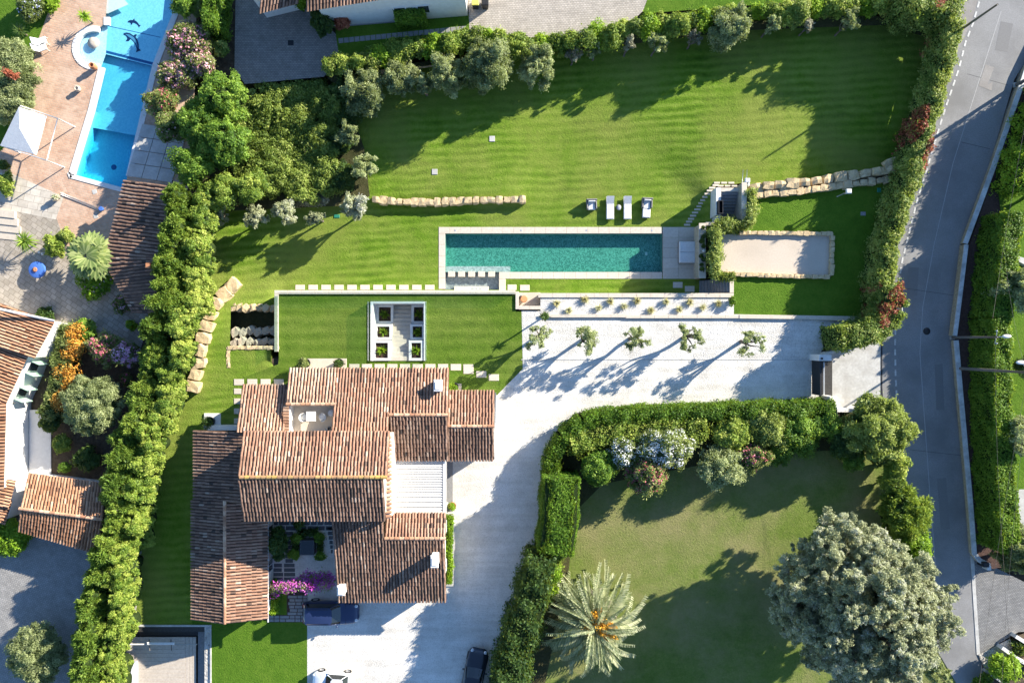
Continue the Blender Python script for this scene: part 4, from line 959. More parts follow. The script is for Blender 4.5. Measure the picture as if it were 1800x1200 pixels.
def chimney(px, py, zr, h, w, d):
    zt = zr+h; a = P(px-w/2, py-d/2, zt); b = P(px+w/2, py+d/2, zt); mb = MB(); mb.box(a.x+.06,b.y+.06,zr-.8,b.x-.06,a.y-.06,zt-.12)
    o = mb.build('chimney', M['white'], villa); MB().bbox(a.x,b.y,zt-.12,b.x,a.y,zt,.04).build('chimney_cap', M['white'], o)
    c = (a+b)/2; MB().box(c.x-.2,c.y-.3,zt,c.x+.2,c.y+.3,zt+.05).build('chimney_flue', M['white'], o)
chimney(769.5,677.5,3.5,1.0,15,21); chimney(763.5,987,3.8,1.5,14,22); chimney(599,1038,3.0,1.1,14,18)
# louvred roof over the east court
pg = thing('louvred_pergola', 'white louvred pergola roof set between the tiled roofs', 'pergola', P(734,855,0))
xl, xr = P(687,0,2.9).x, P(779,0,2.9).x; yt, yb_ = P(0,809,2.9).y, P(0,901,2.9).y
fr = MB(); fr.box(xl-.1,yb_-.0,2.7,xl,yt,2.98); fr.box(xr,yb_,2.7,xr+.16,yt,2.98); fr.box(xl,yt-.08,2.7,xr,yt,2.97); fr.box(xl,yb_,2.7,xr,yb_+.08,2.97); fr.build('frame', M['white_metal'], pg)
for x, y in ((xr+.02,yb_+.1),(xr+.02,yt-.3)): MB().box(x,y,0,x+.12,y+.12,2.7).build('post', M['white_metal'], pg)
n = 20
for i in range(n):
    y0 = yt-.08+(yb_+.16-yt)*i/n; y1 = yt-.08+(yb_+.16-yt)*(i+1)/n
    MB().add([(xl,y0,2.84),(xr,y0,2.84),(xr,y1+.035,2.96),(xl,y1+.035,2.96),(xl,y0,2.81),(xr,y0,2.81),(xr,y1+.035,2.93),(xl,y1+.035,2.93)], [(3,2,1,0),(4,5,6,7),(0,1,5,4),(2,3,7,6),(1,2,6,5),(3,0,4,7)]).build('louvre', M['white_metal'], pg)
a = P(781,808,2.6); b = P(785,902,2.6); MB().box(a.x,b.y,2.45,b.x,a.y,2.6).build('edge_beam', M['concrete'], pg)
MB().box(*PXY(786,812),.006,*PXY(796,898),.05).build('threshold', M['greypaver'], pg)
# windows and doors of the villa (mostly under the eaves)
yn = P(0,650,3).y - .35; ys = P(0,1053,2.8).y + .3
for x in (620,668,716,760): pane(villa, 'n', P(x,0,2).x-.6, .4, P(x,0,2).x+.6, 2.3, yn)
for x in (625,690,745): pane(villa, 's', P(x,0,2).x-.5, .9, P(x,0,2).x+.5, 2.1, ys)
xe = P(868,0,3).x - .3; xs_ = P(784,0,3.5).x-.3
for y in (715,770): pane(villa, 'e', P(0,y,2).y-.5, .9, P(0,y,2).y+.5, 2.0, xe)
for y in (930,1000): pane(villa, 'e', P(0,y,2).y-.5, .9, P(0,y,2).y+.5, 2.1, xs_)
xw = P(469,0,2.5).x-.3
for y in (940,1000,1050): pane(villa, 'e', P(0,y,2).y-.5, .3, P(0,y,2).y+.5, 2.1, xw)
# small terraces against the house
MB().bbox(*PXY(528,630,.08),-.1,*PXY(609,655,.08),.08,.02).build('door_terrace', M['stone2'], villa)
MB().bbox(*PXY(793,674,.08),-.1,*PXY(811,690,.08),.08,.02).build('door_terrace', M['stone2'], villa)
MB().bbox(*PXY(355,727,.5),-.1,*PXY(384,753,.5),.12,.02).build('door_terrace', M['white'], villa)
MB().box(*PXY(358,748,1.0),.12,*PXY(418,756,1.0),1.0).build('yard_wall', M['white'], villa)
# potted plants
def pot(px, py, z, r, label, mat='black', plant_kind='dark', hh=.5, group=None):
    rng = rng_(); c = P(px,py,z+hh); root = thing('potted_plant', label, 'potted plant', (c.x,c.y,z), 0, group)
    MB().lathe([(r*.7,0),(r,hh*.9),(r,hh),(r*.85,hh),(r*.8,hh*.85)]).build('pot', M[mat], root, True)
    C, rr = dome(rng, r*.7, hh+r*.9, r*.9, 7, r*.6); leafobj('foliage', blob_leaves(rng, C, rr, 130, .09, .9, aspect=.3), M['leaf_'+plant_kind], root); return root
pot(537,638,.08,.42,'dark potted shrub by the left end of the house door terrace','black','oleander'); pot(596,638,.08,.4,'black potted shrub by the right end of the house door terrace','black','dark')
pot(368,741,.12,.45,'leafy potted shrub on the small white terrace beside the west wing','black','dark'); pot(798,680,.08,.4,'bright green plant in a pot at the east corner of the house','black','bright')
pot(795,889,.0,.35,'yellow green potted plant at the pergola post beside the drive','terracotta','bright')
# roof terrace furniture
def tub_chair(px, py, z, rz, label):
    c = P(px,py,z+.4); root = thing('tub_chair', label, 'chair', (c.x,c.y,z), rz, 'white chairs on the roof terrace')
    mb = MB(); mb.lathe([(.2,.0),(.24,.36),(.33,.42),(.33,.45),(.1,.46)], (0,0,0), 14); mb.build('seat', M['white_metal'], root, True)
    mb = MB(); vs=[]; n=13
    for k in range(n):
        a = math.radians(-110+220*k/(n-1)); e = 1-abs(k-(n-1)/2)/((n-1)/2); h = .5+.3*min(1,e*1.6)
        for r, z_ in ((.33,.42),(.37,h),(.33,h),(.30,.44)): vs.append((-math.cos(a)*r, math.sin(a)*r, z_))
    fs = [(4*k+j,4*k+(j+1)%4,4*k+4+(j+1)%4,4*k+4+j) for k in range(n-1) for j in range(4)] + [(0,1,2,3),(4*n-1,4*n-2,4*n-3,4*n-4)]
    mb.add(vs, fs, True); mb.build('backrest', M['white_metal'], root, True); return root
zf = 3.0
tub_chair(535,733,zf,0,'white tub chair on the far side of the roof terrace table from the round stool'); tub_chair(567,733,zf,math.pi,'white tub chair between the roof terrace table and the round stool')
t = thing('terrace_table', 'square white table on the roof terrace', 'table', P(551,730,zf)); t.location.z = zf
MB().bbox(-.4,-.4,.70,.4,.4,.74).build('table_top', M['white_metal'], t, True); MB().lathe([(.25,0),(.04,.04),(.04,.7)],(0,0,0),10).build('pedestal', M['white_metal'], t, True)
c = P(582,726,zf+.4); mb = MB(); mb.lathe([(.24,0),(.29,.1),(.31,.25),(.28,.42),(.1,.45)], (c.x,c.y,zf)); mb.top('round_stool', M['fabric'], 'round white stool in the corner of the roof terrace', 'stool')
for i, (x, y) in enumerate(((577,753.5),(580,752))):
    c = P(x,y,zf+.05); mb = MB(); mb.ell((c.x,c.y,zf+.05),(.06,.16,.05)); mb.top('shoe', M['black'], 'black shoe left on the roof terrace floor', 'shoe', 'pair of shoes on the roof terrace')
# courtyard of the villa
cy = sheet('courtyard', rect(465,905,600,1060), M['gravel'], .016)
r_ = random.Random(9)
for row in range(2):
    x = 472
    while x < 586: w = r_.choice((12,18,20)); slab(cy, x, 915+row*9, x+w-1.2, 922.6+row*9, .045, .05, 'slate', 'paver'); x += w
for row in range(13):
    y = 934+row*8
    if y < 985: slab(cy, 500+r_.random()*2, y, 515, y+6.6, .045, .05, 'slate', 'paver')
    elif row < 12: 
        slab(cy, 479, y, 495+r_.random()*3, y+6.6, .045, .05, 'slate', 'paver'); slab(cy, 499, y, 517+r_.random()*3, y+6.6, .045, .05, 'slate', 'paver')
for row in range(6): slab(cy, 575+row*1.3, 925.5+row*8, 585, 932+row*8, .045, .05, 'slate', 'paver')
MB().box(*PXY(472,1019),.0,*PXY(585,1022),.10).build('court_kerb', M['concrete'], cy)
fg = sheet('entry_path', [(471,1030),(540,1022),(540,1093),(471,1093)], M['mulch'], .022)
for row in range(8):
    y = 1046+row*5.9; x = 504 + (r_.random()*6 if row < 6 else -32)
    while x < 536: w = r_.choice((10,14,17)); slab(fg, x, y, min(x+w-1, 541), y+5, .05, .05, 'greypaver', 'paver'); x += w
sheet('court_lawn', rect(484,1026,504,1080), M['lawn_plain'], .03)
wt = thing('square_fountain', 'dark square water cube in the middle of the courtyard shrubs', 'fountain', P(539,962))
a = P(526.5,949.5,.8); b = P(551.5,975.5,.8); MB().bbox(a.x,b.y,0,b.x,a.y,.78,.03).build('cube', M['slate'], wt); MB().box(a.x+.08,b.y+.08,.77,b.x-.08,a.y-.08,.795).build('water_film', M['car_glass'], wt)
for x, y in ((519,945),(561,942),(519,973),(562,976)): plant(x, y, 9, 1.0, 'box', 'clipped green ball at a corner of the dark courtyard fountain', name='box_ball', group='corner balls of the fountain', cr=.28)
hedge([PXY(523,939,.5), PXY(557,937,.5)], .6, .7, 'dark', 'low dark hedge on the house side of the courtyard fountain', dens=.8); hedge([PXY(561,948,.5), PXY(562,970,.5)], .5, .6, 'dark', 'low dark hedge between the fountain and the south range', dens=.8)
hedge([PXY(519,952,.5), PXY(519,967,.5)], .5, .6, 'dark', 'low dark hedge between the fountain and the slate path', dens=.8)
plant(488,955,15,2.6,'dark','tall dark shrub against the courtyard wall of the west wing', rpy=28); plant(525,923,8,.8,'dark','small fern like plant below the main eave in the courtyard')
hedge([PXY(478.5,1022,.8), PXY(478.5,1080,.8)], .55, .9, 'bright', 'narrow bright clipped hedge along the end of the west wing')
# bougainvillea over the court gate
bg_ = thing('bougainvillea', 'magenta bougainvillea trained across the courtyard entrance', 'climber', P(528,1034)); rng = rng_()
C = np.array([[P(483+i*5.2, 1036-abs(math.sin(i*1.3))*7+ (2 if i<6 else -3), 2.2).x, P(0, 1036-abs(math.sin(i*1.3))*7+(2 if i<6 else -3),2.2).y, 1.9+.35*math.sin(i*2.1)] for i in range(18)]); rr = .38+.22*rng.random(18)
C2 = np.array([[P(530+i*4.6, 1020+4*math.sin(i*2), 1.6).x, P(0,1020+4*math.sin(i*2),1.6).y, 1.5] for i in range(12)]); rr2 = .5+.2*rng.random(12)
L = np.array(wloc(bg_)); C -= L; C2 -= L; CA = np.concatenate([C,C2]); RA = np.concatenate([rr,rr2])
leafobj('foliage', blob_leaves(rng, CA, RA*.95, 60, .07, .8), M['leaf_oleander'], bg_); leafobj('flowers', blob_leaves(rng, CA, RA*.9, 60, .065, .9, aspect=.75), M['flower_magenta'], bg_)['kind'] = 'stuff'
mb = MB(); mb.tube([(C[0][0],C[0][1],0),(C[2][0],C[2][1],1.7),(C[8][0],C[8][1],1.9),(C[16][0],C[16][1],1.8),(C[17][0],C[17][1],0)], .05, 5); mb.build('stem', M['bark'], bg_, True)
# clipped strip beside the drive
hedge([PXY(790.5,906,.6), PXY(788.5,1026,.6)], .62, .8, 'bright', 'narrow bright clipped hedge between the south range and the drive', jit=.6)
mb = MB(); a = P(783.5,905,.3); b = P(797.5,1031,.3); mb.box(a.x,b.y,-.1,b.x,a.y,.14); mb.top('hedge_kerb', M['concrete'], 'pale kerb round the narrow clipped hedge by the drive', 'kerb')
# timber terrace below
dk = thing('timber_terrace', 'sunken timber terrace in a dark frame below the front lawn', 'terrace', P(290,1150,-1))
x0, y1 = PXY(222,1119,-.6); x1, y0 = PXY(346,1225,-.6); n = 15
for i in range(n): MB().bbox(x0, y1+(y0-y1)*(i+1)/n+.012, -.7, x1-1.0, y1+(y0-y1)*i/n, -.6, .01).build('plank', M['deck'], dk)
for k in range(3): MB().bbox(x1-.98+k*.3, y0, -.7, x1-.70+k*.3, y1, -.6, .01).build('plank', M['deck'], dk)
a = P(225,1098,.1); b = P(371,1225,.1); c = P(358,1108,.1)
MB().box(a.x,P(0,1101,.1).y,-1.2,b.x,a.y,.1).build('frame', M['concrete'], dk); MB().box(P(369,0,.1).x,b.y,-1.2,b.x,P(0,1101.1,.1).y,.095).build('frame', M['concrete'], dk)
MB().box(a.x,P(0,1110,0).y,-1.2,P(359,0,0).x,P(0,1101.2,.1).y,-.02).build('ledge', M['darkwood'], dk); MB().box(P(359.2,0,0).x,b.y,-1.2,P(368.8,0,.1).x,P(0,1101.3,.1).y,-.03).build('ledge', M['pebbles'], dk)
MB().box(a.x,P(0,1119,-.5).y,-1.3,P(346,0,-.6).x,P(0,1110.2,0).y,-.75).build('recess', M['darkwood'], dk); MB().box(P(346.2,0,-.6).x,b.y,-1.3,P(359,0,0).x,P(0,1110.3,0).y,-.8).build('recess', M['greypaver'], dk)
mb = MB(); a = P(222,1133,.3); b = P(345,1137,.3); mb.tube([(a.x,a.y,.15),(b.x,a.y,.15)], .06, 6); mb.build('rail', M['concrete'], dk)
a = P(258,1128.5,.4); b = P(306,1133,.4); MB().bbox(a.x,b.y,.28,b.x,a.y,.4,.03).build('white_bar', M['white_metal'], dk)
for x in (261,299.5): p = P(x,1124,.3); q = P(x+1.5,1143,.3); MB().tube([(p.x,p.y,.2),(q.x,q.y,.24)], .04, 5).build('bracket', M['pole'], dk)
cv = thing('covered_lounger', 'grey covered lounger with crossed dark straps on the timber terrace', 'lounger', P(233,1185,-.6)); cv.location.z = -.6
vs=[]; pr = [(-.5,0),(-.48,.55),(-.3,.72),(.3,.72),(.48,.55),(.5,0)]
for y in (-2.2,-.2,1.0,1.25): 
    for x, z in pr: vs.append((x*(1 if y < 1.2 else .85), y, z*(1 if y < 1.2 else .8)))
MB().add(vs, [(6*i+k,6*i+k+1,6*i+7+k,6*i+6+k) for i in range(3) for k in range(5)] + [list(range(6))[::-1], list(range(18,24))], False).build('cover', M['grey_fabric'], cv, True)
for s in (1,-1): MB().add([(s*-.36,1.0,.74+s*.004),(s*-.16,1.0,.74+s*.004),(s*.40,-.9,.74+s*.004),(s*.20,-.9,.74+s*.004)], [(0,1,2,3)]).build('strap', M['black'], cv, True)
# ------------------------------------------------------------------ neighbours' houses
# house with the white facade, left edge
nh = thing('white_house', 'white rendered house with red tiled roofs and pale green shutters', 'house', P(60,680))
E = 3.2
wl = [P(92,568,E), P(58,628,E), P(48,624,E), P(9,712,E), P(7,858,E)]
wp = [(p.x-.25, p.y) for p in wl]; wp += [(wp[-1][0]-9, wp[-1][1]), (wp[0][0]-14, wp[0][1]+2.2)]
MB().prism(wp, -.3, E-.1).build('wall', M['white'], nh)
def W(px, py, z): p = P(px, py, z); return (p.x, p.y, z)
def off(p, dx, dy, z): return (p[0]+dx, p[1]+dy, z)
A, B = W(95,566,3.25), W(60,630,3.25); roof(nh, [A, B, off(B,-9,3.6,5.6), off(A,-9,3.6,5.6)], M['tile_red'], sp=.27)
A, B = W(51,620,3.1), W(8,713,3.1); roof(nh, [A, B, off(B,-9,3.9,4.9), off(A,-9,3.9,4.9)], M['tile_red'], sp=.27)
A, B = W(10,710,3.2), W(6,860,3.2); roof(nh, [A, B, off(B,-6,0,4.6), off(A,-6,0,4.6)], M['tile_red'], sp=.27)
a, b = W(93,566,3.3), W(0,540,3.3); MB().tube([(a[0]+.1,a[1]+.1,3.25),(b[0],b[1]+.1,5.5)], .1, 6).build('verge_board', M['white'], nh)
# window with open shutters on the facade (wall between points 2 and 3)
p2, p3 = wl[2], wl[3]; d = (p3-p2); d.z = 0; L = d.length; d.normalize(); nrm = Vector((-d.y, d.x, 0)); nrm = nrm if nrm.x > 0 else -nrm
def fpt(t, o, z): q = p2 + d*t + nrm*(o-.23); return (q.x, q.y, z)
def fquad(name, t0, t1, z0, z1, o, th, mat, root=nh):
    vs = [fpt(t,oo,z) for oo in (o,o+th) for t,z in ((t0,z0),(t1,z0),(t1,z1),(t0,z1))]
    return MB().add(vs, [(0,1,2,3),(7,6,5,4),(0,4,5,1),(1,5,6,2),(2,6,7,3),(3,7,4,0)]).build(name, M[mat], root)
for t in (1.2, 3.6):
    f = fquad('window', t-.45, t+.45, .9, 2.2, .02, .05, 'white_metal'); fquad('pane', t-.38, t+.38, .98, 2.12, .075, .01, 'window', f)
    for s in (-1,1):
        vs = [fpt(t+s*.52, .05+o, z) for o, z in ((0,.9),(.75,.9),(.75,2.2),(0,2.2))] + [fpt(t+s*.57, .05+o, z) for o, z in ((0,.9),(.75,.9),(.75,2.2),(0,2.2))]
        MB().add(vs, [(0,1,2,3),(7,6,5,4),(0,4,5,1),(1,5,6,2),(2,6,7,3),(3,7,4,0)]).build('shutter', M['shutter'], nh)
xe = wp[4][0]
for y in (745,800): pane(nh, 'e', P(0,y,1.5).y-.4, .9, P(0,y,1.5).y+.4, 2.0, xe)
mb = MB(); a = W(30,708,2.0); mb.tube([(xe,a[1],2.0),(xe+.35,a[1],2.1)], .04, 5); mb.build('wall_lantern', M['pole'], nh)
MB().box(*PXY(52,850),-.1,*PXY(90,720),.05).build('house_apron', M['white'], nh)
# low outbuilding with two slopes
ob = thing('tiled_outbuilding', 'low outbuilding with a two sided tiled roof beside the tall hedge', 'outbuilding', P(110,900))
A,B,C,D = W(50,832,2.5), W(188,850,2.5), W(181,911,3.25), W(36,892,3.25)
roof(ob, [A,B,C,D], M['tile_red']); E1, F1 = W(32,931,2.4), W(172,971,2.4); C2, D2 = W(181,912,3.22), W(36,893,3.22); roof(ob, [E1,F1,C2,D2], M['tile_red'], var=(0,.8))
ridge(ob, off(D2,0,0,3.3), off(C2,0,0,3.3), M['tile_ridge'], .14)
q = [P(54,842,2.4), P(182,858,2.4), P(168,958,2.4), P(38,922,2.4)]; MB().prism([(v.x,v.y) for v in q], -.3, 2.3).build('wall', M['white'], ob)
# fragments of roofs at the left edge
lt = thing('lean_to', 'narrow tiled lean-to tucked below the white house', 'outbuilding', P(5,890))
roof(lt, [W(27,845,2.4), W(14,893,2.4), W(-40,880,3.1), W(-40,832,3.1)], M['tile_red']); roof(lt, [W(20,880,2.1), W(8,922,2.1), W(-40,910,2.7), W(-40,868,2.7)], M['tile_red'])
q = [P(18,850,2.2), P(2,915,2.0), P(-40,905,2.0), P(-40,840,2.2)]; MB().prism([(v.x,v.y) for v in q], -.3, 1.9).build('wall', M['white'], lt)
# pool house
ph = thing('pool_house', 'long narrow pool house with a dark old tiled roof beside the hedge', 'outbuilding', P(245,440))
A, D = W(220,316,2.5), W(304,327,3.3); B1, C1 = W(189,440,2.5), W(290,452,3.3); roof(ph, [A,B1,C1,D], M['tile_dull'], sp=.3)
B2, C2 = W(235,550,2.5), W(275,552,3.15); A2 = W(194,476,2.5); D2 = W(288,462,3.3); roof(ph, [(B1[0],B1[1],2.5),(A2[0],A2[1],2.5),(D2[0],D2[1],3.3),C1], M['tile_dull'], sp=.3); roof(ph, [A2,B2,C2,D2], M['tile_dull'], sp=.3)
q = [P(226,322,2.4), P(197,440,2.4), P(201,476,2.4), P(238,544,2.4), P(268,546,2.4), P(296,332,2.4)]; MB().prism([(v.x,v.y) for v in q], -.3, 2.35).build('wall', M['white'], ph)
c = W(267,468,3.1); MB().box(c[0]-.18,c[1]-.2,3.0,c[0]+.18,c[1]+.2,3.75).build('chimney', M['terracotta'], ph)
# houses along the top edge
th = thing('top_house', 'white house with a dark tiled roof above the grey court', 'house', P(690,0))
q = [P(552,22,0), P(823,20,0), P(823,-190,0), P(530,-170,0)]
q = [PXY(578,47,0), PXY(822,28,0), PXY(820,-170,0), PXY(560,-160,0)]; MB().prism(q, -.3, 4.2).build('wall', M['white'], th)
A, B = W(538,20,4.1), W(700,-6,4.1); roof(th, [A,B,off(B,.7,7,6.0),off(A,.7,7,6.0)], M['tile_dull'], sp=.27); A, B = W(700,-6,4.1), W(840,-28,4.1); roof(th, [A,B,off(B,.7,7,6.0),off(A,.7,7,6.0)], M['tile_dull'], sp=.27)
A0 = Vector((*PXY(578,47,0),0)); B0 = Vector((*PXY(822,28,0),0)); dd = (B0-A0); LL = dd.length; dd.normalize(); nn_ = Vector((dd.y,-dd.x,0))
for t in (6.6, 8.6):
    def tp(s, o, z): v = A0+dd*s+nn_*o; return (v.x,v.y,z)
    for nm, (s0,s1,z0,z1,o,t_) , mt in (('window', (t-.55,t+.55,1.2,2.5,.01,.06), 'white_metal'), ('pane', (t-.45,t+.45,1.3,2.4,.075,.01), 'window')):
        vs = [tp(s,oo,z) for oo in (o,o+t_) for s,z in ((s0,z0),(s1,z0),(s1,z1),(s0,z1))]; MB().add(vs, [(0,1,2,3),(7,6,5,4),(0,4,5,1),(1,5,6,2),(2,6,7,3),(3,7,4,0)]).build(nm, M[mt], th)
lh = thing('court_house', 'dark tiled roof corner of a house over the grey court', 'house', P(470,-20))
A, B = W(455,24,3.4), W(524,6,3.4); roof(lh, [A,B,off(B,1.2,5,4.9),off(A,1.2,5,4.9)], M['tile_dull'], sp=.27); q = [PXY(462,22,1), PXY(520,8,1), PXY(540,-80,1), PXY(480,-80,1)]; MB().prism(q, -.3, 3.2).build('wall', M['white'], lh)
def bin_(px, py, lid, label):
    c = P(px,py,.6); root = thing('wheelie_bin', label, 'bin', (c.x,c.y,0)); MB().add([(-.24,-.28,.05),(.24,-.28,.05),(.24,.28,.05),(-.24,.28,.05),(-.29,-.35,.95),(.29,-.35,.95),(.29,.35,.95),(-.29,.35,.95)], [(3,2,1,0),(4,5,6,7),(0,1,5,4),(1,2,6,5),(2,3,7,6),(3,0,4,7)]).build('body', M['black'], root, True)
    MB().bbox(-.31,-.38,.955,.31,.36,1.05,.04).build('lid', M[lid], root, True)
    for s in (-1,1): MB().tube([(s*.22,.3,.1),(s*.28,.3,.1)], .1, 8).build('wheel', M['tyre'], root, True)
bin_(836,6,'yellow','wheelie bin with a yellow lid at the end of the paved drive'); bin_(853,6,'black','all black wheelie bin next to the yellow lidded one')
mb = MB(); a = P(506,71,.02); b = P(516,80,.02); mb.box(a.x,b.y,0,b.x,a.y,.02); mb.build('drain_cover', M['black'], bpy.data.objects['grey_court'])
# ------------------------------------------------------------------ blue pool of the neighbour
npool = thing('blue_pool', 'blue mosaic pool with a round paddling end and a dolphin design', 'pool', P(220,160,-1.6))
q = [PXY(x, y, -.05) for x, y in NPOOL]; n = len(q)
MB().add([(x,y,-2.2) for x,y in q]+[(x,y,-.03) for x,y in q], [(i,(i+1)%n,n+(i+1)%n,n+i) for i in range(n) if i not in (7,8)]).build('pool_wall', M['mosaic_blue'], npool)
def floorpoly(name, pts, z, mat, root=npool): return sheet(name, pts, mat, z, parent=root)
floorpoly('pool_floor', [(180,-30),(325,-30),(318,20),(274,118),(184,95),(176,95)], -.62, M['mosaic_blue']); floorpoly('pool_floor', [(186,88),(282,112),(246,240),(150,222)], -1.0, M['mosaic_blue']); floorpoly('pool_floor', [(150,214),(256,230),(232,345),(110,320)], -1.65, M['mosaic_blue'])
def riser(x0,y0,x1,y1,z0,z1): a = P(x0,y0,z1); b = P(x1,y1,z1); MB().add([(a.x,a.y,z1),(b.x,b.y,z1),(b.x,b.y,z0),(a.x,a.y,z0)], [(0,1,2,3)]).build('pool_step', M['mosaic_line'], npool)
riser(180,93.5,280,118.5,-1.02,-.62); riser(150,216,250,236,-1.67,-1.0)
strip('pool_line', [(184,90.5),(272,113)], .22, M['mosaic_line'], -.63, -.614, npool); strip('pool_line', [(172,42),(282,66)], .05, M['mosaic_line'], -.63, -.614, npool)
sheet('paddling_floor', NPOOL_OUT[8:]+[(190,40),(186,96)], M['mosaic_blue'], -.28, parent=npool)
MB().lathe([(.33,-.3),(.33,.05),(.5,.12),(.5,.2),(.1,.22)], P(166,77,-.2)).build('mushroom_jet', M['stone2'], npool)
sheet('entry_steps', [(168,-25),(196,-25),(226,8),(190,24),(168,24)], M['white'], -.2, parent=npool)
w = sheet('water', NPOOL_OUT, M['water_blue'], -.09, parent=npool)
bm = bmesh.new(); bm.from_mesh(w.data); r = bmesh.ops.extrude_face_region(bm, geom=bm.faces[:]); bmesh.ops.translate(bm, vec=(0,0,-2.6), verts=[v for v in r['geom'] if isinstance(v, bmesh.types.BMVert)]); bmesh.ops.recalc_face_normals(bm, faces=bm.faces[:]); bm.to_mesh(w.data); bm.free()
for k, pts in enumerate(([(187,30),(187,44)], arc[::-1], [(178,118),(160,192),(125,307),(120,309)], [(123,309),(219,335)], [(226,310),(272,117),(311,17),(316,-30)])):
    q = pts
    for i in range(len(q)-1): 
        nseg = max(1, round(math.dist(q[i], q[i+1])/30))
        for j in range(nseg):
            a = (q[i][0]+(q[i+1][0]-q[i][0])*j/nseg, q[i][1]+(q[i+1][1]-q[i][1])*j/nseg); b = (q[i][0]+(q[i+1][0]-q[i][0])*(j+1)/nseg, q[i][1]+(q[i+1][1]-q[i][1])*(j+1)/nseg)
            strip('coping_slab', [a, b], .5 if k != 3 else .4, M['white'], -.2, .05+.002*((i+j) % 2), npool)
c = P(200,294,-1.64); MB().lathe([(.25,0),(.2,.02)], c, 12).build('drain', M['mosaic_line'], npool)
# dolphin pictures in the mosaic floor
def poly3(name, pts, z, mat, cx, cy, s, a, root):
    ca, sa = math.cos(a), math.sin(a); return sheet(name, [(cx+(x*ca-y*sa)*s, cy+(x*sa+y*ca)*s) for x, y in pts], mat, z, parent=root)
DOL = [(-21,-3),(-16,-7),(-8,-8.5),(0,-7),(3,-11.5),(7,-12),(6,-6),(12,-2),(18,5),(22,13),(28,16),(24,19),(20,24),(18.5,17),(13,10),(6,5),(-2,2),(-4,8),(-10,11),(-9,4),(-14,0),(-20,0)]
poly3('mosaic_dolphin', DOL, -.605, M['dolphin'], 232, 68, .82, .42, npool); poly3('mosaic_dolphin_flank', [(-18,-3),(-8,-5.5),(2,-4),(10,1),(16,8),(19,13),(12,7),(4,2.5),(-6,0)], -.598, M['dolphin_pale'], 232, 68, .82, .42, npool)
poly3('mosaic_dolphin', DOL, -.605, M['dolphin'], 234, 39, .46, -.1, npool)
tdeck = thing('pool_cover_deck', 'pale panelled deck in the shade beside the blue pool', 'deck', P(275,275))
for i in range(4):
    for j in range(3):
        def g(u, v): return (236+u*80 + (1-v)*14 - v*14 + v*0, 218+v*92+u*(12))
        p = [g(j/3,i/4), g((j+1)/3-.012,i/4), g((j+1)/3-.012,(i+1)/4-.012), g(j/3,(i+1)/4-.012)]
        MB().prism([PXY(x,y,.1) for x,y in p], -.1, .1).build('deck_panel', M['greypaver' if False else 'concrete'], tdeck)
# white gazebo
gz = thing('garden_gazebo', 'white fabric gazebo on four posts over the brick terrace', 'gazebo', P(45,238))
cs = [W(36,186,2.3), W(101,208,2.3), W(82,282,2.3), W(2,256,2.3)]; ap = (sum(c[0] for c in cs)/4, sum(c[1] for c in cs)/4, 3.1)
cv4 = [W(33,188,2.35), W(78,203,2.35), W(60,271,2.35), W(0,256,2.35)]; ap = (sum(c[0] for c in cv4)/4, sum(c[1] for c in cv4)/4, 2.9)
MB().add(cv4+[ap]+[(x,y,2.05) for x,y,z in cv4], [(0,1,4),(1,2,4),(2,3,4),(3,0,4)]+[(i,5+i,5+(i+1)%4,(i+1)%4) for i in range(4)]).build('canopy', M['fabric'], gz)
for c in cs: MB().tube([(c[0],c[1],0),(c[0],c[1],2.3)], .05, 6).build('post', M['white_metal'], gz)
mb = MB(); 
for i in range(4): a, b = cs[i], cs[(i+1)%4]; mb.tube([(a[0],a[1],2.28),(b[0],b[1],2.28)], .045, 5)
mb.build('top_rail', M['white_metal'], gz)
# terrace bits
def lounge_chair(px, py, z, rz, label, group=None):
    c = P(px,py,z+.4); root = thing('garden_chair', label, 'chair', (c.x,c.y,z), rz, group)
    MB().bbox(-.32,-.35,.34,.32,.35,.42).build('seat', M['fabric'], root, True); MB().add([(-.32,.30,.4),(.32,.30,.4),(.32,.62,.95),(-.32,.62,.95),(-.32,.38,.4),(.32,.38,.4),(.32,.68,.93),(-.32,.68,.93)], [(0,1,2,3),(7,6,5,4),(0,4,5,1),(1,5,6,2),(2,6,7,3),(3,7,4,0)]).build('backrest', M['fabric'], root, True)
    for sx in (-.3,.3):
        for sy in (-.32,.32): MB().tube([(sx,sy,0),(sx,sy,.36)], .025, 5).build('leg', M['white_metal'], root, True)
    return root
lounge_chair(74,72,0,1.9,'white garden chair at the lawn edge of the brick terrace, nearer the yucca','white chairs at the terrace edge'); lounge_chair(74,83,0,1.9,'white garden chair at the lawn edge of the brick terrace, nearer the gazebo','white chairs at the terrace edge')
def urn(px, py, z, r, h, mat, label): c = P(px,py,z+h*.7); mb = MB(); mb.lathe([(r*.5,0),(r*.8,h*.3),(r,h*.65),(r*.7,h*.85),(r*.8,h),(r*.55,h),(r*.5,h*.7)], (c.x,c.y,z)); return mb.top('garden_urn', M[mat], label, 'urn')
urn(163,116,0,.3,.75,'terracotta','terracotta urn at the round end of the blue pool'); urn(136,156,0,.26,.5,'stone2','pale stone urn on the open brick terrace'); urn(95,348,0,.3,.6,'stone2','pale urn where the flagstones meet the brick terrace')
mb = MB(); a = W(107,339,.05); b = W(180,368,.05); mb.tube([(a[0],a[1],.06),(b[0],b[1],.06)], .03, 5); mb.tube([(a[0],a[1]-.15,.06),(b[0],b[1]-.15,.06)], .03, 5); mb.top('pool_pole', M['steel'], 'long steel pool cleaning poles lying on the shaded bricks', 'pole')
mb = MB(); c = P(178,367,.2); mb.lathe([(.14,0),(.2,.3),(.17,.3)], (c.x,c.y,0)); mb.top('bucket', M['blue_cloth'], 'blue bucket at the end of the pool poles', 'bucket')
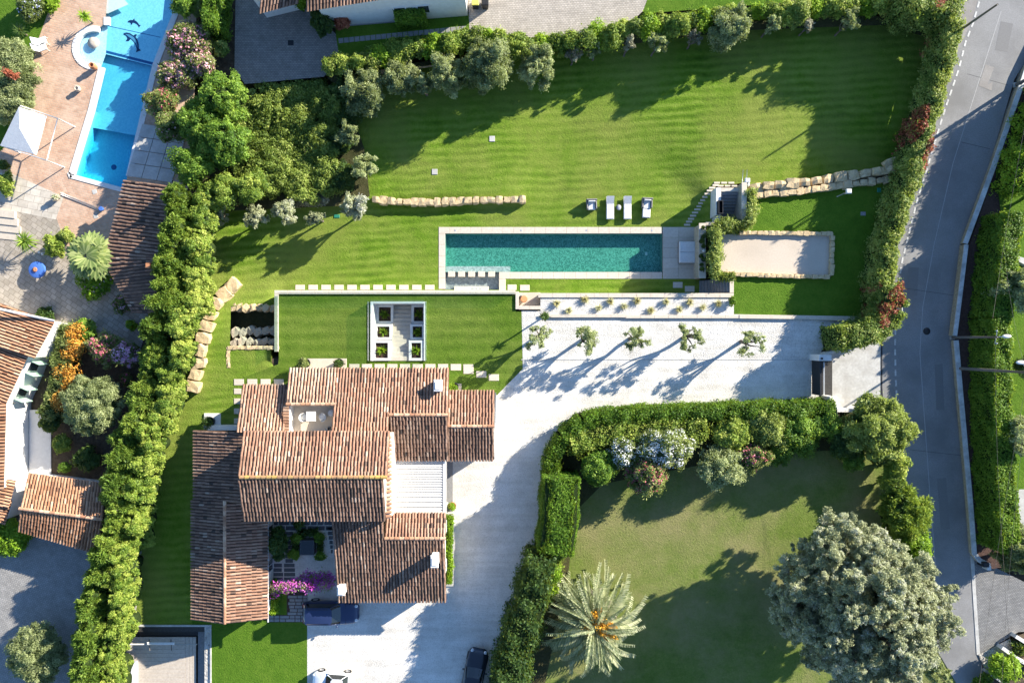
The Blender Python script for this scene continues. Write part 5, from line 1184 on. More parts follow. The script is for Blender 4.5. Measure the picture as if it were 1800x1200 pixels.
for i in range(2):
    x, y = ((166,337),(168,380))[i]; slab(patio, x-4, y-4, x+4, y+4, .02, .03, 'concrete', 'drain_cover', .3)
tb = thing('round_table', 'round table with a blue cloth and fruit in the stone court', 'table', P(65,474,.7)); tb.location.z = 0
MB().lathe([(.3,0),(.06,.05),(.06,.7)],(0,0,0),10).build('pedestal', M['black'], tb, True); MB().lathe([(.74,.62),(.72,.74),(.68,.76),(.1,.765)],(0,0,0),20).build('tablecloth', M['blue_cloth'], tb, True)
c = P(62,474,.8); mb = MB(); mb.lathe([(.08,0),(.2,.08),(.22,.1),(.1,.06)], (c.x,c.y,.767)); fb = mb.top('fruit_bowl', M['terracotta'], 'terracotta bowl on the blue tablecloth', 'bowl')
for i, (x, y) in enumerate(((68,443),(74,446))): c = P(x,y,.8); mb = MB(); mb.ell((c.x,c.y,.75),(.11,.11,.11)); mb.tube([(c.x,c.y,0),(c.x,c.y,.7)],.03,5); mb.top('globe_lamp', M['white_metal'], 'small white globe lamp on a stem by the shrubs', 'lamp', 'globe lamps in the stone court')
stp = thing('garden_steps', 'wide pale steps climbing from the flagstones', 'steps', P(40,395))
for i in range(4): MB().prism([PXY(-60+i*0,362+i*13,.1+.0*i), PXY(28+i*4,372+i*13,.1), PXY(28+i*4,384.5+i*13,.1), PXY(-60,374.5+i*13,.1)], -.3, .30-.08*i).build('step', M['stone2'], stp)
# ------------------------------------------------------------------ gate
gt = thing('driveway_gate', 'dark sliding gate between white pillars at the drive entrance', 'gate', P(1450,660))
def pbox(root, nm, x0,y0,x1,y1,z0,z1,mat): a = P(x0,y0,z1); b = P(x1,y1,z1); return MB().bbox(a.x,b.y,z0,b.x,a.y,z1,.02).build(nm, M[mat], root)
pbox(gt,'pillar',1440,623,1462,634,-.2,1.9,'white'); pbox(gt,'pillar',1459,697,1472,728,-.2,1.8,'white')
pbox(gt,'gate_leaf',1441.5,634.2,1444.5,695,.1,1.7,'black')
for i in range(14): y = 635+i*4.3; pbox(gt,'gate_slat',1444.9,y,1446.3,y+3.6,.12,1.66,'darkwood')
pbox(gt,'gate_track',1447,636,1450,696,-.02,.05,'steel'); MB().lathe([(.08,0),(.1,.12),(.02,.2)], P(1444,630,1.9), 8).build('pillar_lamp', M['black'], gt)
sheet('gate_apron', rect(1441,633,1463,697), M['darkwood'], .03)
w1 = strip('entrance_wall', [(1472,721),(1510,721)], .3, M['white'], -.2, 1.1); setp(w1, 'short white wall beside the shrubs at the drive entrance', 'wall')
w2 = strip('entrance_wall', [(1450,622),(1490,612),(1530,596),(1549,580)], .22, M['cream'], -.2, .9); setp(w2, 'curved cream wall under the gate hedge facing the road', 'wall')
# ------------------------------------------------------------------ street furniture
def lamp_post(px, py, h, label, arm=1.3, ang=0.0, extra=False, r=.12, name='lamp_post', z=0.0, head=True):
    c = P(px,py,z); root = thing(name, label, 'lamp post', (c.x,c.y,z))
    MB().tube([(0,0,-.2),(0,0,h*.5),(0,0,h)], [r,r*.85,r*.6], 8).build('pole', M['pole'], root, True)
    MB().box(-.2,-.2,-.1,.2,.2,.12).build('base', M['concrete'], root, True)
    ca, sa = math.cos(ang), math.sin(ang)
    if head:
        MB().tube([(0,0,h-.3),(ca*arm*.6,sa*arm*.6,h+.1),(ca*arm,sa*arm,h+.15)], .035, 6).build('arm', M['steel'], root, True)
        mb = MB(); mb.ell((ca*(arm+.25),sa*(arm+.25),h+.14),(.38 if abs(ca)>.5 else .16,.16 if abs(ca)>.5 else .38,.09)); mb.build('lamp_head', M['white_metal'], root, True)
    if extra:
        MB().tube([(-.1,-.55,h-.2),(.1,.55,h-.2)], .03, 5).build('cross_arm', M['steel'], root, True)
        for y in (-.5,.5): MB().lathe([(.05,0),(.06,.1),(.03,.16)], (0,y,h-.2), 6).build('insulator', M['white_metal'], root, True)
    return root
lamp_post(1673,593,5.7,'slender utility post with a short lamp and cross arm on the road wall',.35,.1,True); lamp_post(1681,647,8.6,'tall thick street lamp on the road wall with a long white head',.9,2.4,False,.14)
pp = lamp_post(1664,70,6.3,'bare wooden utility pole rising from the hedge corner',head=False,name='utility_pole'); pp['category'] = 'pole'
tp_ = lamp_post(1785,150,10.3,'tall utility pole standing by the upper road wall',head=False,name='utility_pole',r=.16); tp_['category'] = 'pole'
def sig(px, py, label):
    c = P(px,py); root = thing('road_sign', label, 'sign', (c.x,c.y,0)); MB().tube([(0,0,-.1),(0,0,1.1)], .03, 6).build('post', M['steel'], root, True); MB().box(-.03,-.35,.7,.03,.35,1.15).build('panel', M['white_metal'], root, True)
    MB().lathe([(.1,1.15),(.1,1.2),(.02,1.22)],(0,.2,0),8).build('reflector', M['white_metal'], root, True)
sig(1573,541,'small white road sign beside the dashed edge line and hedge')
mb = MB(); a = P(1724,986,.5); b = P(1733,994,.5); mb.box(a.x,b.y,0,b.x,a.y,.9); mb.top('utility_cabinet', M['black'], 'black utility cabinet at the rounded end of the road wall', 'cabinet'); mb = MB(); a = P(1734,993,.6); b = P(1741,1001,.6); mb.box(a.x,b.y,0,b.x,a.y,.7); mb.top('letter_box', M['white_metal'], 'pale letter box next to the black utility cabinet', 'letter box')
def flood(px, py, h, label, z=0.0, tripod=False):
    c = P(px,py,z+h); root = thing('garden_floodlight', label, 'floodlight', (c.x,c.y,z)); 
    MB().tube([(0,0,-.1),(0,0,h)], .05, 6).build('post', M['steel'], root, True); MB().bbox(-.22,-.18,h,.22,.2,h+.2,.05).build('lamp_head', M['white_metal'], root, True)
    if tripod:
        for s in (-1,1): MB().tube([(s*.18,0,.0),(s*.18,1.1,.25)], .025, 5).build('brace', M['steel'], root, True)
        MB().lathe([(.3,0),(.32,.1),(.2,.35),(.05,.4)],(.05,-.2,h*.4),10).build('reel', M['white_metal'], root, True)
    else:
        for s in (-1,1): MB().tube([(s*.35,-.1,h*.95),(0,0,h*.5)], .02, 5).build('brace', M['steel'], root, True)
flood(1491,337,2.0,'white headed garden floodlight on the lawn by the boules court', -.02); flood(1313,318,.7,'white hose reel stand at the end of the high stair wall', .1, True)
wr = [((1745,560,6.0),(1838,40,6.5)), ((1750,590,5.6),(1765,1000,5.6)), ((1810,640,8.3),(1720,1215,7.2)), ((1812,650,8.4),(1760,1215,7.0)), ((1800,640,8.5),(1765,430,7.0)), ((1765,1000,5.6),(1790,1215,5.0))]
for i, (a, b) in enumerate(wr):
    A = Vector(W(*a)); B = Vector(W(*b)); mb = MB(); mb.tube([A.lerp(B,t)-Vector((0,0,1.2*t*(1-t))) for t in (0,.2,.4,.6,.8,1)], .010, 4)
    mb.top('overhead_cable', M['pole'], 'thin overhead cable strung between the roadside posts', 'cable', 'overhead cables along the road')
wl_ = strip('white_rail', [(1762,1138),(1790,1158),(1830,1180)], .3, M['white'], -.1, .7); setp(wl_, 'thick white garden wall cap above the small stony bank', 'wall'); wl2 = strip('white_rail', [(1786,1118),(1830,1145)], .3, M['white'], -.1, .7); setp(wl2, 'short white wall cap at the paved crossing', 'wall'); wl3 = strip('garden_edging', [(1732,1178),(1770,1203),(1790,1220)], .25, M['concrete'], -.1, .4); setp(wl3, 'grey kerb below the round bright bush at the road corner', 'kerb')
mb = MB(); a = P(1776,452,.9); mb.prism([PXY(1776,452,.9), PXY(1784,448,.9), PXY(1850,470,.9), PXY(1850,490,.9)], .4, .9); mb.top('garden_block', M['concrete'], 'pale slab end showing among dark shrubs across the road', 'slab')
# ------------------------------------------------------------------ pool furniture
def lounger(px, py, label):
    z = ZP+.0; c = P(px,py,z+.35); z = zlow(px,py); root = thing('sun_lounger', label, 'sun lounger', (c.x,c.y,z), 0, 'white loungers on the pool lawn')
    MB().bbox(-.34,-1.0,.22,.34,1.02,.28,.02).build('frame', M['white_metal'], root, True)
    for sx in (-.28,.28):
        for sy in (-.9,.85): MB().box(sx-.03,sy-.03,0,sx+.03,sy+.03,.22).build('leg', M['white_metal'], root, True)
    MB().bbox(-.34,-1.04,.283,.34,.36,.42,.05).build('mattress', M['fabric'], root, True)
    MB().add([(-.33,.36,.3),(.33,.36,.3),(.33,1.0,.62),(-.33,1.0,.62),(-.33,.33,.42),(.33,.33,.42),(.33,.97,.74),(-.33,.97,.74)], [(3,2,1,0),(4,5,6,7),(0,1,5,4),(1,2,6,5),(2,3,7,6),(3,0,4,7)]).build('backrest', M['fabric'], root, True)
lounger(1072.5,365,'white sun lounger with raised back, next to the grey wicker armchair'); lounger(1103,365,'white sun lounger with raised back, next to the armchair with a long footrest')
def armchair(px, py, rz, label, foot=False):
    z = zlow(px,py); c = P(px,py,z+.5); root = thing('wicker_armchair', label, 'armchair', (c.x,c.y,z), rz)
    MB().bbox(-.42,-.38,.08,.42,.42,.34,.03).build('base', M['wicker'], root, True)
    for s in (-1,1): MB().bbox(s*.34,-.36,.34,s*.47,.36,.62,.05).build('armrest', M['wicker'], root, True)
    MB().bbox(-.47,.362,.1,.47,.50,.82,.05).build('back', M['wicker'], root, True)
    MB().bbox(-.32,-.44,.343,.32,.22,.48,.05).build('seat_cushion', M['fabric'], root, True); MB().bbox(-.31,.225,.40,.31,.355,.80,.05).build('back_cushion', M['fabric'], root, True)
    for sx in (-.36,.36):
        for sy in (-.3,.36): MB().box(sx-.03,sy-.03,0,sx+.03,sy+.03,.1).build('leg', M['wicker'], root, True)
    if foot: MB().bbox(-.33,-1.22,.08,.33,-.45,.33,.03).build('footrest_base', M['wicker'], root, True); MB().bbox(-.35,-1.24,.333,.35,-.45,.46,.05).build('footrest_cushion', M['fabric'], root, True)
armchair(1040,360,.03,'grey wicker armchair with white cushions on the pool lawn'); armchair(1137.5,358,-.05,'grey wicker armchair with a long white footrest on the pool lawn', True)
t = thing('side_table', 'small grey side table with a towel between the two loungers', 'table', (*P(1087.5,364,ZP+.4).xy, ZP)); MB().lathe([(.2,0),(.08,.1),(.08,.36),(.24,.38),(.24,.41)],(0,0,0),12).build('stand', M['wicker'], t, True)
mb = MB(); q = P(1088,365,ZP+.45); mb.ell((q.x,q.y,ZP+.46),(.2,.26,.06),8,5); mb.top('towel', M['grey_fabric'], 'crumpled grey towel on the small side table', 'towel')
db = thing('daybed', 'square white daybed in the shade of the stone pool wall', 'daybed', (*P(1208.5,443,ZP+.5).xy, ZP+.03)); MB().bbox(-.74,-.98,.05,.74,.98,.25,.03).build('base', M['wicker'], db, True)
for s in (-1,1): MB().bbox(-.72,min(0,s*.96)+(.005 if s>0 else 0),.253,.72,max(0,s*.96)-(.005 if s<0 else 0),.48,.07).build('mattress', M['fabric'], db, True)
for sx in (-.66,.66):
    for sy in (-.9,.9): MB().box(sx-.04,sy-.04,0,sx+.04,sy+.04,.06).build('foot', M['wicker'], db, True)
for i, (x, y) in enumerate(((1236,401),(1236,416),(1233,424),(1236,433),(1232,450),(1237,456),(1233,465),(1233,473))): pot(x, y, .12, .15+.03*(i%3), 'small black pot with a dark plant on the stone pool wall', 'black', 'dark', .3, 'black pots on the pool wall')
mb = MB(); q = P(1237,441,.3); mb.lathe([(.1,0),(.14,.3),(.1,.34)], (q.x,q.y,.125)); mb.top('white_jar', M['white_metal'], 'single white jar among the black pots on the pool wall', 'jar')
# ------------------------------------------------------------------ cars
def car(px, py, rz, L, Wd, Hc, paint, label, suv=False, zc=.8):
    c = P(px,py,zc); root = thing('parked_car', label, 'car', (c.x,c.y,.008), rz); pm = M[paint]; h = L/2; w = Wd/2
    hood = .62*Hc if suv else .60*Hc; belt = hood+.03
    # sections from rear (-x) to front (+x): x, half width, deck height
    S = [(-h,.80*w,.45*Hc,.36*Hc),(-h+.12,.92*w,belt*.97,.20*Hc),(-h+.5,.985*w,belt+.02,.15*Hc),(-.2*h,w,belt,.13*Hc),(.25*h,w,belt,.13*Hc),(.55*h,.985*w,hood,.14*Hc),(.82*h,.93*w,hood-.07,.17*Hc),(.94*h,.80*w,hood-.20,.22*Hc),(h,.58*w,hood-.36,.30*Hc)]
    vs=[]; K=12
    for x, ww, top, bot in S:
        m = (top+bot)/2
        ring = [(-.86*ww,bot),(-.98*ww,bot+(m-bot)*.5),(-ww,m),(-.97*ww,top-.12),(-.86*ww,top-.015),(-.45*ww,top+.015),(.45*ww,top+.015),(.86*ww,top-.015),(.97*ww,top-.12),(ww,m),(.98*ww,bot+(m-bot)*.5),(.86*ww,bot)]
        vs += [(x,y,z) for y,z in ring]
    fs = [(i*K+k,i*K+(k+1)%K,(i+1)*K+(k+1)%K,(i+1)*K+k) for i in range(len(S)-1) for k in range(K)] + [list(range(K)), list(range((len(S)-1)*K,len(S)*K))[::-1]]
    b = MB(); b.add(vs, fs, True); body = b.build('body', pm, root, True)
    # glasshouse
    r0, r1 = (-.90*h,-.80*h) if suv else (-.72*h,-.48*h); f0, f1 = (.40*h,.10*h) if suv else (.36*h,.02*h); rw = .74*w; gw = .90*w
    def ring(z, xa, xb, hw): k=.12; return [(xa,-hw*.86,z),(xa+k,-hw,z),(xb-k*1.6,-hw,z),(xb,-hw*.74,z),(xb+.04,0,z),(xb,hw*.74,z),(xb-k*1.6,hw,z),(xa+k,hw,z),(xa,hw*.86,z),(xa-.02,0,z)]
    g0 = ring(belt-.05, r0, f0, gw); g1 = ring(Hc-.05, r1, f1, rw); n = 10
    b = MB(); b.add(g0+g1, [(i,(i+1)%n,n+(i+1)%n,n+i) for i in range(n)]+[list(range(n,2*n))], False); b.build('windows', M['car_glass'], root, True)
    rr = ring(Hc-.05, r1-.03, f1+.05, rw*1.02); rt = ring(Hc, r1+.12, f1-.12, rw*.86)
    b = MB(); b.add(rr+rt, [(i,(i+1)%n,n+(i+1)%n,n+i) for i in range(n)]+[list(range(n,2*n))], True); b.build('roof', pm, root, True)
    for s in (-1,1):
        for (xa,za,xb,zb_) in ((f0-.1,belt-.04,f1-.1,Hc-.05),(r0+.1,belt-.04,r1+.1,Hc-.05)):
            MB().tube([(xa,s*gw*.985,za),(xb,s*rw*1.0,zb_)], .035, 5).build('pillar', pm, root, True)
        MB().ell((f0-.35,s*(w+.08),belt+.06),(.08,.12,.08),8,5).build('mirror', pm, root, True)
        MB().ell((.90*h,s*.62*w,hood-.20),(.22,.16,.08),8,5).build('headlight', M['lamp_glass'], root, True); MB().box(-h-.005+.06,s*.5*w,belt-.22,-h+.16,s*.88*w,belt-.08).build('tail_light', M['tail'], root, True)
        for x in (-.60*h,.62*h):
            R = .37 if suv else .32; t = MB(); t.tube([(x,s*(w-.24),R),(x,s*(w+.005),R)], R, 16); wo = t.build('wheel', M['tyre'], root, True); MB().tube([(x,s*(w-.2),R),(x,s*(w+.012),R)], R*.66, 12).build('rim', M['rim'], wo, True)
        if suv: MB().tube([(r1+.1,s*rw*.88,Hc+.02),(f1-.2,s*rw*.88,Hc+.02)], .025, 5).build('roof_rail', M['black'], root, True)
    MB().box(h*.55,-.9*w,hood+.008,h*.56,.9*w,hood+.012).build('bonnet_seam', M['black'], root, True); MB().box(-h-.01,-.26,.5,-h+.02,.26,.61).build('number_plate', M['white_metal'], root, True)
    return root
car(581,1077,0,4.85,1.95,1.75,'car_navy','dark navy estate car parked in the shade below the courtyard entrance',True,.9)
car(586,1199,math.pi-.06,3.75,1.72,1.45,'car_white','small white car parked on the sunlit white gravel',False,.7)
car(833,1186,math.radians(78),4.6,1.85,1.5,'car_black','black car parked in the shade beside the dark hedge',False,.7)
# ------------------------------------------------------------------ vegetation
def gpts(pts): return [PXY(x, y, 0) for x, y in pts]
# tall mixed hedge between the gardens: conifers and laurels standing side by side
EDGE = [(340,378,288),(400,372,290),(450,372,286),(500,362,282),(560,352,262),(600,342,248),(640,330,240),(680,314,230),(740,297,205),(800,284,196),(860,270,188),(900,256,192),(950,244,178),(1000,240,160),(1060,238,142),(1100,234,137),(1150,214,135),(1215,206,138)]
ys = [e[0] for e in EDGE]; ex = [e[1] for e in EDGE]; wx = [e[2] for e in EDGE]
rr_ = random.Random(21); y = 348; i = 0; HC=[]; HL=[]
def hedge_proto(kind, seed, spray):
    rng = np.random.default_rng(seed); root = thing('proto', 'x', 'x'); lf, asp, dn, jit = KINDS[kind]; R = 1.4; h = 4.2
    C, r = dome(rng, R-.25, h*.55, h*.5-.25, 85, .30, fill=.3); leafobj('crown', blob_leaves(rng, C, r, dn*1.15, lf, jit, aspect=asp, spray=spray), M['leaf_'+kind], root)
    MB().ell((0,0,h*.48),(R*.74,R*.74,h*.42),10,7).build('inner_foliage', M['core'], root, True); trunk_mb(rng, h, .12, [tuple(c) for c in C[:4]]).build('trunk', M['bark'], root, True); return root
protoC = [hedge_proto('cypress', 500+k, True) for k in range(4)]; protoL = [hedge_proto('laurel', 520+k, False) for k in range(4)]; usedp = set()
def place(protos, k, px, py, z, s, label, name, group, sz=1.0):
    pr = protos[k % len(protos)]
    o = pr if pr not in usedp else copy_tree(pr); usedp.add(pr); p = P(px,py,3.0); o.name = name; o.location = (p.x,p.y,z); o.scale = (s,s,sz); o.rotation_euler = (0,0,rr_.random()*6.28); setp(o, label, 'tree', group)
def hz(y): return ('behind the pool house' if y < 470 else 'beside the curving boulder bank' if y < 690 else 'beside the round clipped olive' if y < 800 else 'beside the low outbuilding' if y < 960 else 'beside the grey yard')
def hz2(y): return ('above the lower lawn olives' if y < 470 else 'beside the curving boulder bank' if y < 690 else 'facing the west wing of the villa' if y < 1090 else 'beside the timber terrace')
while y < 1212:
    e = float(np.interp(y, ys, ex)); w = float(np.interp(y, ys, wx)); 
    place(protoC, i+rr_.randint(0,3), w+(e-w)*.28+rr_.uniform(-7,7), y+rr_.uniform(-8,8), 0, .68+.4*rr_.random(), 'feathery green conifer of the tall hedge row '+hz(y), 'hedge_conifer', 'hedge conifers '+hz(y), .75+.45*rr_.random())
    place(protoL, i+rr_.randint(0,3), e-(e-w)*.28+rr_.uniform(-7,7), y+rr_.uniform(-8,8), 0, .66+.38*rr_.random(), 'yellow green laurel of the tall hedge row '+hz2(y), 'hedge_laurel', 'hedge laurels '+hz2(y), .7+.4*rr_.random())
    y += 26; i += 1
# thicket between the gardens, upper left
tk = thing('bramble_thicket', 'wild bramble thicket between the court wall and the villa lawn', 'thicket', P(510,240)); rng = rng_(); L = np.array(wloc(tk)); C=[]; R=[]
POLY = [(432,150),(575,145),(600,185),(590,250),(600,330),(560,352),(420,340),(395,280),(430,200)]
while len(C) < 620:
    x, y = rng.uniform(390,605), rng.uniform(142,352)
    if inside(x, y, POLY):
        hole = math.exp(-((x-528)**2+(y-262)**2)/900); zz = (.35+.3*math.sin(x*.05)*math.sin(y*.06)+.45*rng.random())*(1-.8*hole)
        p = P(x,y,zz-.9); C.append((p.x-L[0],p.y-L[1],zz-1.1)); R.append(.24+.34*rng.random())
tko = leafobj('foliage', blob_leaves(rng, np.array(C), np.array(R), 95, .09, .75), M['leaf_bramble'], tk); tko['kind'] = 'stuff'
mb = MB()
for k in range(60): 
    c = C[rng.integers(len(C))]; mb.tube([(c[0],c[1],-1.5),(c[0]+rng.normal()*.5,c[1]+rng.normal()*.5,c[2]+.2)], [.03,.015], 4)
so_ = mb.build('stems', M['bark'], tk, True); so_['kind'] = 'stuff'
tg = 'green trees beside the blue pool'
for (x,y,r,h,k,lab) in ((392,170,44,5.0,'broad','tall broad green tree between the oleanders and the thicket'),(350,215,42,4.6,'broad','bushy green tree overhanging the pale pool deck'),(395,250,44,4.8,'broad','wide green tree at the edge of the bramble thicket'),(340,290,34,4.2,'broad','green tree at the end of the tall hedge by the pool house'),(300,225,28,3.4,'oleander','dense shrub with pink traces over the pale pool deck'),(440,330,30,3.2,'laurel','yellow green shrub above the dark gap by the upper lawn'),(390,335,30,3.6,'laurel','bright laurel at the top of the tall hedge')):
    plant(x,y,r,h,k,lab,'tree','broadleaf_tree',trunk=.15,core=True,base=.1,flower='pink' if 'pink' in lab else None,nf=140,fsize=.08,leaf=.9)
plant(330,75,44,2.4,'oleander','large pink flowering oleander beside the mosaic dolphin pool end','shrub','oleander',flower='pink',nf=2600,rpy=38); plant(312,130,36,2.0,'oleander','pale pink oleander spilling over the middle of the blue pool edge','shrub','oleander',flower='pink',nf=2200,rpy=28); plant(285,180,30,2.0,'oleander','sparse red pink oleander against the pool edge above the deck','shrub','oleander',flower='rose',nf=500)
plant(355,112,24,2.4,'oleander','pale pink oleander in front of the court wall','shrub','oleander',flower='pink',nf=1400); plant(388,85,14,1.6,'photinia','brownish small shrub by the court wall'); plant(330,5,26,2.2,'broad','rounded green shrub at the top end of the blue pool'); plant(360,18,18,2.0,'oleander','grey green shrub between the pool and the tall clipped hedge')
hedge(gpts([(391,-30),(392,25),(390,72)]), 1.4, 2.6, 'box', 'clipped green hedge along the dark grey court wall', rough=.2)
# upper left garden
plant(12,140,52,2.8,'olive','huge smooth grey green dome shrub behind the gazebo','shrub','dome_shrub',rpy=78,cr=.36,k=340,dens=1.1,leaf=.8); plant(18,130,5,2.9,'red_leaf','small red tuft growing through the grey green dome','shrub',z=1.2)
plant(52,8,26,1.6,'oleander','blue flowered plumbago at the lawn corner','shrub','plumbago',flower='blue',nf=420); plant(88,4,16,1.2,'bright','bright green low shrub behind the blue flowers')
plant(8,322,14,1.2,'laurel','small rounded shrub left of the flagstones',rpy=20); plant(5,290,10,.9,'dark','dark low shrub beside the gazebo post')
def spiky(px, py, r, z, h, label, kind='palm', n=34, name='yucca', w=.05, cat='plant', trunk=False, droop=.35, th=0.0):
    """rosette of stiff leaves, each a part"""
    rng = rng_(); zt = z + h; c = P(px,py,zt); s = (CAMH-zt)/1200; R = r*s; root = thing(name, label, cat, (c.x,c.y,z)); key = (name, round(R,2), kind, h)
    ms=[]
    for v in range(2):
        V=[]; F=[]; K=5
        for k in range(K):
            t = k/(K-1); x = R*t; zz = R*(.75*t - (droop+.75)*t*t*(1+.2*v)); ww = w*(1-t)**.6*(1 if k else .6)
            V += [(x,-ww,zz),(x,ww,zz)]
        F = [(2*k,2*k+2,2*k+3,2*k+1) for k in range(K-1)]; ms.append(np_mesh('leaf', V, F, rng.random(len(F)))); ms[-1].materials.append(M['leaf_'+kind])
    for i in range(n):
        o = bpy.data.objects.new('leaf', ms[i%2]); COL.objects.link(o); o.parent = root; o.location = (0,0,h*.8+.002*i); o.rotation_euler = (0, -math.radians(8+62*rng.random()**1.2), i*2.39996); sc = .75+.3*rng.random(); o.scale = (sc,1.2,sc)
    MB().tube([(0,0,-.05),(0,0,h*.82)], [.09,.07], 6).build('trunk', M['bark'], root, True); return root
spiky(147,28,14,0,1.3,'bright green yucca at the edge of the brick terrace','bright',40,w=.06); spiky(36,55,18,0,.8,'dark green cycad on the corner lawn beside the chairs','dark',40); spiky(305,14,12,0,.9,'dark spiky yucca at the top end of the blue pool','dark',30)
spiky(45,424,22,0,1.4,'large dark green cycad beside the wide pale steps','broad',70,'cycad',.07); spiky(10,310,10,0,.5,'small spiky plant left of the flagstones','palm',20); spiky(97,346,8,0,.6,'spiky agave by the pale urn','palm',18,'agave')
spiky(958,555,10,0,2.2,'small dark palm at the corner of the white bed wall','dark',44,'dwarf_palm',.06)
def fan_palm(px, py, r, h, label):
    rng = rng_(); c = P(px,py,h); s = (CAMH-h)/1200; R = r*s; root = thing('fan_palm', label, 'palm', (c.x,c.y,0)); fr = R*.52; ms=[]
    for v in range(2):
        V=[(0,0,0)]; F=[]; n = 22
        for k in range(n):
            a = math.radians(-105+210*k/(n-1)); q = fr*(.8+.25*math.cos(a))*(1 if k%2 else .72); V.append((math.cos(a)*q, math.sin(a)*q, -.28*q*q/fr + (.06 if k%2 else -.05)))
        F=[(0,k,k+1) for k in range(1,n)]; ms.append(np_mesh('fan', V, F, .3+.7*rng.random(len(F)))); ms[-1].materials.append(M['leaf_fan'])
    for i in range(34):
        a = i*2.39996; q = R*(.02+.56*(i/34)**.7); o = bpy.data.objects.new('frond', ms[i%2]); COL.objects.link(o); o.parent = root; o.location = (math.cos(a)*q, math.sin(a)*q, h-.4+.5*(1-q/R)); o.rotation_euler = (rng.normal()*.25, math.radians(-30+60*q/R+25*rng.random()), a)
        mb = MB(); mb.tube([(0,0,h-.6),(math.cos(a)*q,math.sin(a)*q,h-.4+.5*(1-q/R))], .022, 4); mb.build('stalk', M['leaf_fan'], root, True)
    MB().tube([(0,0,-.1),(0,0,h-.5)], [.22,.17], 8).build('trunk', M['bark'], root, True)
fan_palm(152,449,46,3.0,'fan palm with wide pale green leaves beside the pool house')
for (x,y,r,h,k,lab,fl,nf) in ((95,432,20,1.6,'laurel','leafy shrub between the cycad and the fan palm',None,0),(118,415,14,1.4,'bramble','pale shrub above the fan palm',None,0),(165,492,32,1.5,'bright','pink flowering shrub below the fan palm','mauve',330),(213,535,16,1.3,'oleander','small pale pink shrub under the pool house eave','pink',260),(230,572,10,1.0,'bright','small bright bush by the tall hedge',None,0),(80,556,16,.8,'dark','dark low shrub by the white house corner',None,0),
    (183,612,28,2.7,'oleander','red flowering oleander beside the tall hedge','rose',1500),(221,622,23,3.0,'oleander','mauve pink oleander beside the tall hedge','mauve',2600),(150,580,22,1.4,'broad','green bush at the end of the orange flowered hedge',None,0),(222,665,8,1.0,'oleander','small red flowered bush behind the round clipped tree','rose',90),
    (108,780,16,1.0,'laurel','low yellow green bush behind the white house',None,0),(150,805,22,1.2,'dark','dark bush above the outbuilding roof',None,0),(88,742,18,1.5,'dark','dark climber at the corner of the white facade',None,0),(115,820,10,.8,'palm' if False else 'broad','small spiky green bush at the yard entrance',None,0)):
    plant(x,y,r,h,k,lab,flower=fl,nf=nf,fsize=.085)
of = hedge(gpts([(139,572),(128,640),(116,700),(98,730)]), 1.6, 1.7, 'oleander', 'orange flowering hedge in front of the white house', rough=.25)
rng = rng_(); C = np.array([[*(np.array(PXY(134-26*t**1.2+rng.normal()*7, 572+150*t, 1.5))-np.array(of.location)[:2]), 1.3+.3*rng.random()] for t in rng.random(90)]); leafobj('flowers', flowers_on(rng, C, np.full(90,.5), 4200, .06), M['flower_orange'], of)['kind'] = 'stuff'
plant(162,713,53,3.4,'olive','round silvery olive tree clipped smooth beside the tall hedge','tree','olive_tree',trunk=.18,cr=.34,k=240,base=.15,leaf=.8,dens=1.2); plant(66,1150,53,3.0,'olive','broad grey green olive dome in the grey yard corner','tree','olive_tree',trunk=.16,cr=.34,k=240,base=.1,leaf=.8,dens=1.2)
plant(14,948,34,1.7,'bright','bright clipped cushion shrub by the outbuilding','shrub','cushion_shrub',rpy=25,cr=.5,k=60,dens=1.3); plant(138,1204,18,1.0,'bright','bright low clipped mound at the foot of the tall hedge',rpy=14)
# boundary hedge along the top: separate shrubs behind a low wall
bw = strip('boundary_wall', [(590,128),(700,112),(830,92),(950,86),(1110,60),(1300,38),(1440,24),(1555,26)], .3, M['drystone'], -2.2, -.2); setp(bw, 'low dark wall under the row of shrubs along the upper lawn', 'wall')
kk = 0
for x, y, a in along([(588,118),(640,108),(700,92),(760,80),(830,70),(900,82),(950,84),(1010,70),(1060,66),(1110,50),(1200,40),(1300,26),(1400,18),(1500,10),(1560,8)], 24):
    zn_ = 'behind the fuller olives' if x < 760 else 'behind the largest olive' if x < 900 else 'along the cream paved drive' if x < 1100 else 'behind the wide clipped olive' if x < 1340 else 'near the road hedge corner'
    k = ('laurel','laurel','photinia','bright')[kk%4]; plant(x+rr_.uniform(-4,4), y+rr_.uniform(-4,4), 12+rr_.random()*13, 1.6+rr_.random()*1.3, k, {'laurel':'yellow green laurel bush in the boundary row '+zn_,'photinia':'olive brown tinged bush in the boundary row '+zn_,'bright':'fresh green bush in the boundary row '+zn_}[k], group=k+' boundary bushes '+zn_, z=-.5, cr=.42); kk += 1
plant(578,115,12,1.9,'photinia','slim bush with autumn leaves at the end of the grey court',rpy=16); 
for (x,y,r,h) in ((600,160,28,1.5),(610,205,26,1.3),(597,250,24,1.2),(602,310,26,1.4)): plant(x,y,r,h,'dark','dark evergreen bush at the lawn edge of the bramble thicket',group='dark bushes beside the thicket',z=-1.5)
